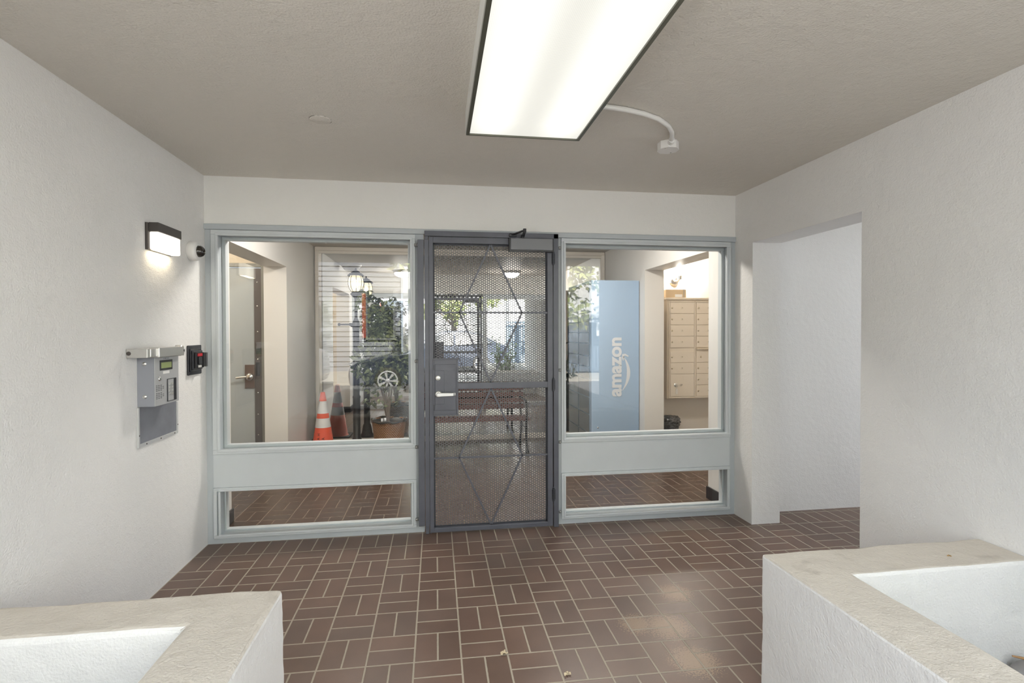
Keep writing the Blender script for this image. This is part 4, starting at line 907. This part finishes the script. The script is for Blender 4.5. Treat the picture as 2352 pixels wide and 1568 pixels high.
# parked cars
def car(name, x, y, z, paint, label, rot=0):
    t = thing(name, (x, y, z), label, 'car')
    def B(mb, nm, mt, par=t, bev=0):
        mb.local = True; o = mb.build(nm, mt, par, bev); o.matrix_parent_inverse = Matrix.Identity(4); return o
    prof = [(-0.86, 0.22), (-0.90, 0.45), (-0.86, 0.66), (-0.60, 0.80), (0.30, 0.95), (0.42, 0.97), (1.00, 1.38), (1.45, 1.50), (2.10, 1.50), (2.75, 1.40), (3.35, 1.06), (3.62, 1.02), (3.72, 0.90), (3.74, 0.40), (3.66, 0.24)]
    bm = bmesh.new(); W2 = 0.88
    secs = []
    for s_, inset_top in ((-1, 1), (1, 1)):
        ring_v = []
        for (px, pz) in prof:
            yy = s_ * (W2 if pz < 0.9 else W2 - 0.22 * min(1, (pz - 0.9) / 0.6)); ring_v.append(bm.verts.new((px, yy, pz)))
        secs.append(ring_v)
    n_ = len(prof)
    bm.faces.new(secs[0]); bm.faces.new(list(reversed(secs[1])))
    for i in range(n_): bm.faces.new((secs[0][i], secs[1][i], secs[1][(i + 1) % n_], secs[0][(i + 1) % n_]))
    bmesh.ops.recalc_face_normals(bm, faces=bm.faces[:]); bmesh.ops.triangulate(bm, faces=[f for f in bm.faces if len(f.verts) > 4])
    me = bpy.data.meshes.new('body'); bm.to_mesh(me); bm.free(); me.materials.append(paint)
    body = bpy.data.objects.new('body', me); C.objects.link(body); body.parent = t
    bv = body.modifiers.new('b', 'BEVEL'); bv.width = 0.05; bv.segments = 3; bv.limit_method = 'ANGLE'; bv.angle_limit = 0.35
    for s_ in (-1, 1):
        def side(px, pz): return (px, s_ * ((W2 if pz < 0.9 else W2 - 0.22 * min(1, (pz - 0.9) / 0.6)) + 0.008), pz)
        for poly in (((0.62, 1.0), (1.08, 1.34), (1.72, 1.44), (1.72, 1.0)), ((1.80, 1.0), (1.80, 1.44), (2.15, 1.44), (2.66, 1.34), (3.10, 1.06))):
            g_ = MB().add([side(*q) for q in poly], [tuple(range(len(poly)))]); B(g_, 'side_window', M_carglass, t)
    g_ = MB().add([(0.46, -0.72, 1.005), (0.46, 0.72, 1.005), (0.98, 0.64, 1.375), (0.98, -0.64, 1.375)], [(0, 1, 2, 3)]); B(g_, 'windscreen', M_carglass, t)
    g_ = MB().add([(2.80, -0.62, 1.385), (2.80, 0.62, 1.385), (3.30, 0.72, 1.095), (3.30, -0.72, 1.095)], [(0, 1, 2, 3)]); B(g_, 'rear_window', M_carglass, t)
    for s_ in (-1, 1):
        B(MB().sphere((-0.80, s_ * 0.66, 0.62), 0.10, 0.17, 0.07), 'headlight', mat('headlight_glass', (0.7, 0.7, 0.72), 0.1, spec=1.0), t)
        for wx in (0.0, 2.70):
            wc = (wx, s_ * 0.80, 0.32)
            wl_ = MB().lathe([(0.20, -0.09), (0.30, -0.09), (0.32, -0.06), (0.32, 0.06), (0.30, 0.09), (0.235, 0.095)], wc, 32, 'y'); wo = B(wl_, 'wheel', M_rubber, t)
            hc_ = MB(); yy = -s_ * 0.10
            hc_.lathe([(0.24, -0.095 * (-s_) * -1), (0.24, 0.10 * (-s_)), (0.205, 0.105 * (-s_)), (0.20, 0.085 * (-s_))], wc, 36, 'y'); hc_.lathe([(0, 0.105 * (-s_)), (0.05, 0.105 * (-s_)), (0.06, 0.085 * (-s_))], wc, 20, 'y')
            for k in range(7):
                a = 2 * PI * k / 7; a1 = a - 0.24; a2 = a + 0.24
                P = lambda rr, an: (wc[0] + rr * math.cos(an), wc[1] + s_ * 0.098, wc[2] + rr * math.sin(an))
                hc_.add([P(0.05, a - 0.30), P(0.215, a - 0.16), P(0.215, a + 0.16), P(0.05, a + 0.30)], [(0, 1, 2, 3)])
            B(hc_, 'hubcap', mat('silver_hubcap', (0.55, 0.55, 0.56), 0.35, 0.5), wo)
            B(MB().lathe([(0, 0.07 * (-s_)), (0.21, 0.07 * (-s_))], wc, 24, 'y'), 'wheel_well', M_black, wo)
    t.rotation_euler = (0, 0, rot); return t
car('parked_car', 0.37, -9.5, -0.06, mat('dark_blue_car_paint', (0.045, 0.055, 0.08), 0.2, 0.3, coat=0.6), 'dark parked sedan with silver seven-spoke wheels on the road')
car('parked_car', -5.0, -9.5, -0.06, mat('silver_car_paint', (0.55, 0.56, 0.58), 0.25, 0.4, coat=0.5), 'light silver parked car ahead of the dark sedan')

# shrub in the far end of the right planter
sh = thing('planter_shrub', (3.32, -4.0, 0.17), 'leafy shrub growing at the street end of the planter by the passage', 'plant')
rn = random.Random(4); sm2 = MB(); lf2 = MB()
for k in range(12):
    a = rn.uniform(0, 2 * PI); e = Vector((3.32 + 0.28 * math.cos(a), -4.0 + 0.42 * math.sin(a), rn.uniform(0.75, 1.25)))
    sm2.tube([(3.32, -4.0, 0.08), ((3.32 + e.x) / 2, (-4.0 + e.y) / 2, 0.55), tuple(e)], [0.012, 0.009, 0.004], 6)
    for j in range(26):
        t = rn.uniform(0.35, 1.05); p = Vector((3.32, -4.0, 0.08)).lerp(e, t) + Vector((rn.gauss(0, 0.05), rn.gauss(0, 0.05), rn.gauss(0, 0.05))); p.x = min(max(p.x, 3.0), 3.62); p.z = max(p.z, 0.3)
        leafmesh(lf2, p, rn.uniform(0.07, 0.11), rn)
sm2.build('stem', mat('shrub_stem', (0.12, 0.10, 0.07), 0.8), sh); lf2.build('foliage', leafmat('shrub_leaf', srgb((70, 92, 58)), srgb((136, 156, 110))), sh)
